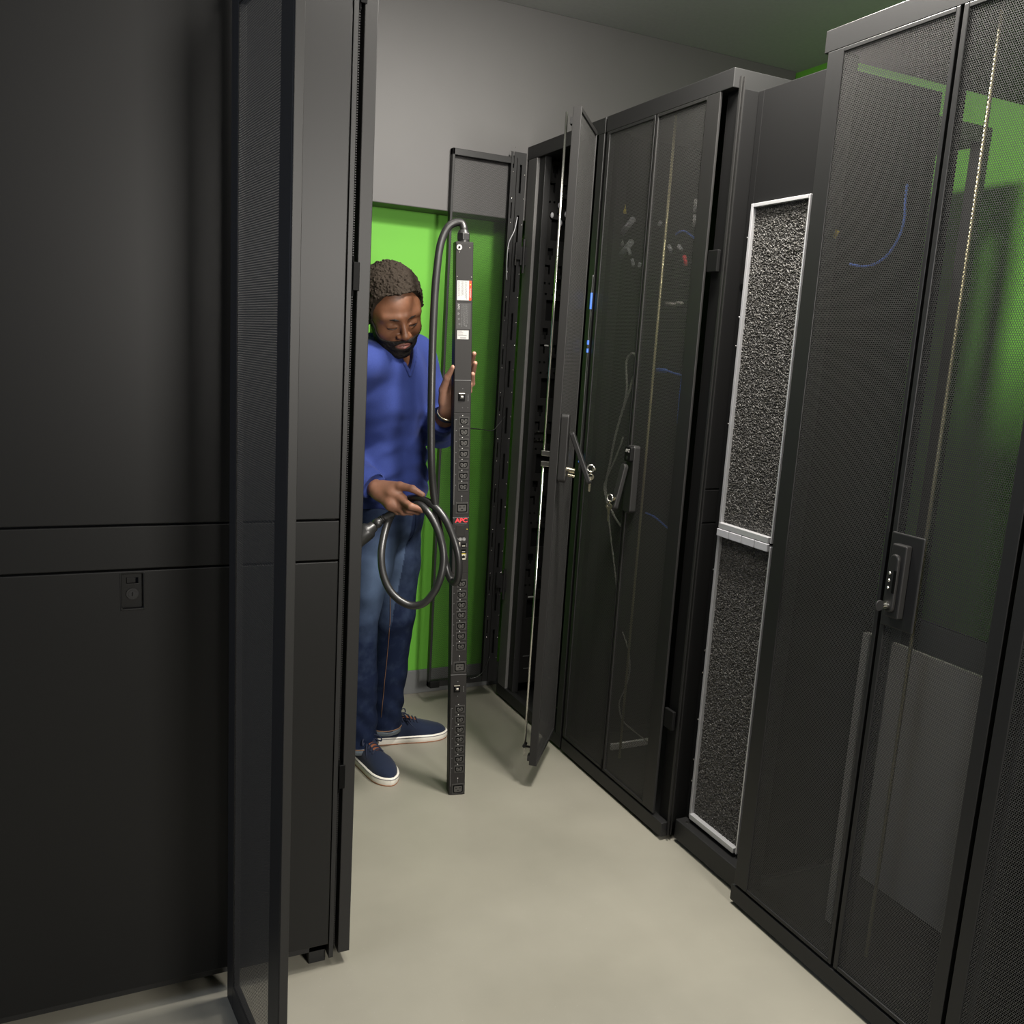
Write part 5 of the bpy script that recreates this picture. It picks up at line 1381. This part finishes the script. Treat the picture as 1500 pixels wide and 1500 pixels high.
# ---- shoes
def shoe(heel, toe, flip):
    heel = Vector(heel); toe = Vector(toe); X = (toe - heel); Ln = X.length; X.normalize(); Z = Vector((0, 0, 1)); Y = Z.cross(X) * flip
    Wsh = basis(heel, X, Y if flip > 0 else -Y, Z)
    Wl_ = lambda s: np.interp(s, [0, 0.03, 0.10, 0.25, 0.40, 0.55, 0.68, 0.80, 0.90, 0.965, 1.0], [0.010, 0.024, 0.033, 0.036, 0.037, 0.043, 0.049, 0.047, 0.037, 0.022, 0.006])
    cen = lambda s: np.interp(s, [0, 0.4, 0.7, 1.0], [0, -0.002, 0.004, -0.004])
    ss = [0.5 - 0.5 * math.cos(math.pi * i / 26) for i in range(27)]
    P = lambda s, y, z: heel + X * (s * Ln) + Y * y + Z * z
    out = [(s, cen(s) + Wl_(s)) for s in ss] + [(s, cen(s) - Wl_(s)) for s in reversed(ss)]
    def ringat(z, g):
        return [P(0.5 + (s - 0.5) * (1 + g / 0.14), cen(s) + (y - cen(s)) * (1 + g / 0.045), z) for s, y in out]
    n_ = len(out)
    def loft(levels, cap=True):
        mb = MB(); vs = []
        for z, g in levels: vs += ringat(z, g)
        fs = [(i * n_ + k, i * n_ + (k + 1) % n_, (i + 1) * n_ + (k + 1) % n_, (i + 1) * n_ + k) for i in range(len(levels) - 1) for k in range(n_)]
        mb.smooth = True; mb.add(vs, fs); mb.smooth = False
        if cap: mb.add(vs[:n_], [tuple(range(n_))[::-1]]); mb.add(vs[-n_:], [tuple(range(n_))])
        return mb
    # upper first: it is the shoe, the rest belongs to it
    mb = MB(); m_ = 14; vs = []
    hh = lambda s: np.interp(s, [0, 0.02, 0.08, 0.25, 0.36, 0.48, 0.60, 0.72, 0.84, 0.93, 0.98, 1.0], [0.026, 0.055, 0.066, 0.064, 0.068, 0.066, 0.052, 0.040, 0.031, 0.024, 0.014, 0.004])
    for s in ss:
        for k in range(m_ + 1):
            t = math.pi * k / m_
            c_ = math.cos(t); s__ = math.sin(t) ** 0.75
            vs.append(P(0.5 + (s - 0.5) * 0.985, cen(s) + Wl_(s) * 0.96 * c_ * (1 - 0.28 * math.sin(t) ** 2 * (s < 0.62)), 0.026 + hh(s) * s__))
    fs = [(i * (m_ + 1) + k, (i + 1) * (m_ + 1) + k, (i + 1) * (m_ + 1) + k + 1, i * (m_ + 1) + k + 1) for i in range(len(ss) - 1) for k in range(m_)]
    mb.smooth = True; mb.add(vs, fs)
    up = mb.build('shoe', M['canvas'], person)
    up['label'] = 'navy canvas lace-up shoe with a white rubber sole'
    loft([(0.001, 0.001), (0.004, 0.003), (0.024, 0.0042), (0.0275, 0.0030), (0.0285, 0.0)]).build('sole', M['rubberwhite'], up)
    loft([(0.0, -0.001), (0.0, 0.0028), (0.0042, 0.0036), (0.0044, 0.001)]).build('outsole', M['gum'], up)
    MB().tube(ringat(0.0235, 0.0042), 0.0011, n=5, closed=True).build('sole_stripe', M['lace'], up)
    top = lambda s, y: P(s, cen(s) + y, 0.026 + hh(s) * (1 - (abs(y) / (Wl_(s) * 0.80)) ** 2.6 * 0.55))
    mb = MB(); tg = []
    for s in np.linspace(0.30, 0.60, 9):
        for y in np.linspace(-0.012, 0.012, 5): tg.append(top(s, y) + Z * (0.0014 + 0.014 * max(0, (0.38 - s) / 0.08)))
    mb.smooth = True; mb.add(tg, [(i * 5 + k, (i + 1) * 5 + k, (i + 1) * 5 + k + 1, i * 5 + k + 1) for i in range(8) for k in range(4)])
    mb.build('tongue', M['leather'], up)
    for i, s in enumerate((0.40, 0.45, 0.50, 0.55, 0.595)):
        pts = [top(s + 0.012, -0.021) + Z * 0.001, top(s + 0.004, -0.010) + Z * 0.0042, top(s, 0.0) + Z * 0.0050, top(s + 0.004, 0.010) + Z * 0.0042, top(s + 0.012, 0.021) + Z * 0.001]
        MB().tube(spline(pts, 4), 0.0026, n=6).build('lace', M['lace'], up)
    b0 = top(0.385, 0.0) + Z * 0.007
    for sg in (-1, 1):
        pts = [b0, b0 + Y * sg * 0.014 + Z * 0.013 + X * 0.008, b0 + Y * sg * 0.034 + Z * 0.008 + X * 0.026, b0 + Y * sg * 0.036 - Z * 0.008 + X * 0.030, b0 + Y * sg * 0.018 - Z * 0.001 + X * 0.012, b0]
        MB().tube(spline(pts, 5), 0.0024, n=6).build('lace', M['lace'], up)
        e1 = top(0.50, sg * 0.026) + Z * 0.003; e2 = top(0.58, sg * 0.036) + Z * 0.002
        MB().tube(spline([b0, b0 + Y * sg * 0.010 + X * 0.014 + Z * 0.003, e1, e2], 5), 0.0022, n=6).build('lace', M['lace'], up)
    MB().ball(b0, 0.0055).build('lace_knot', M['lace'], up)
    # throat edging
    return up
shoe((0.945, 3.060, 0), (1.243, 3.035, 0), 1)
shoe((0.868, 3.000, 0), (0.930, 2.712, 0), 1)
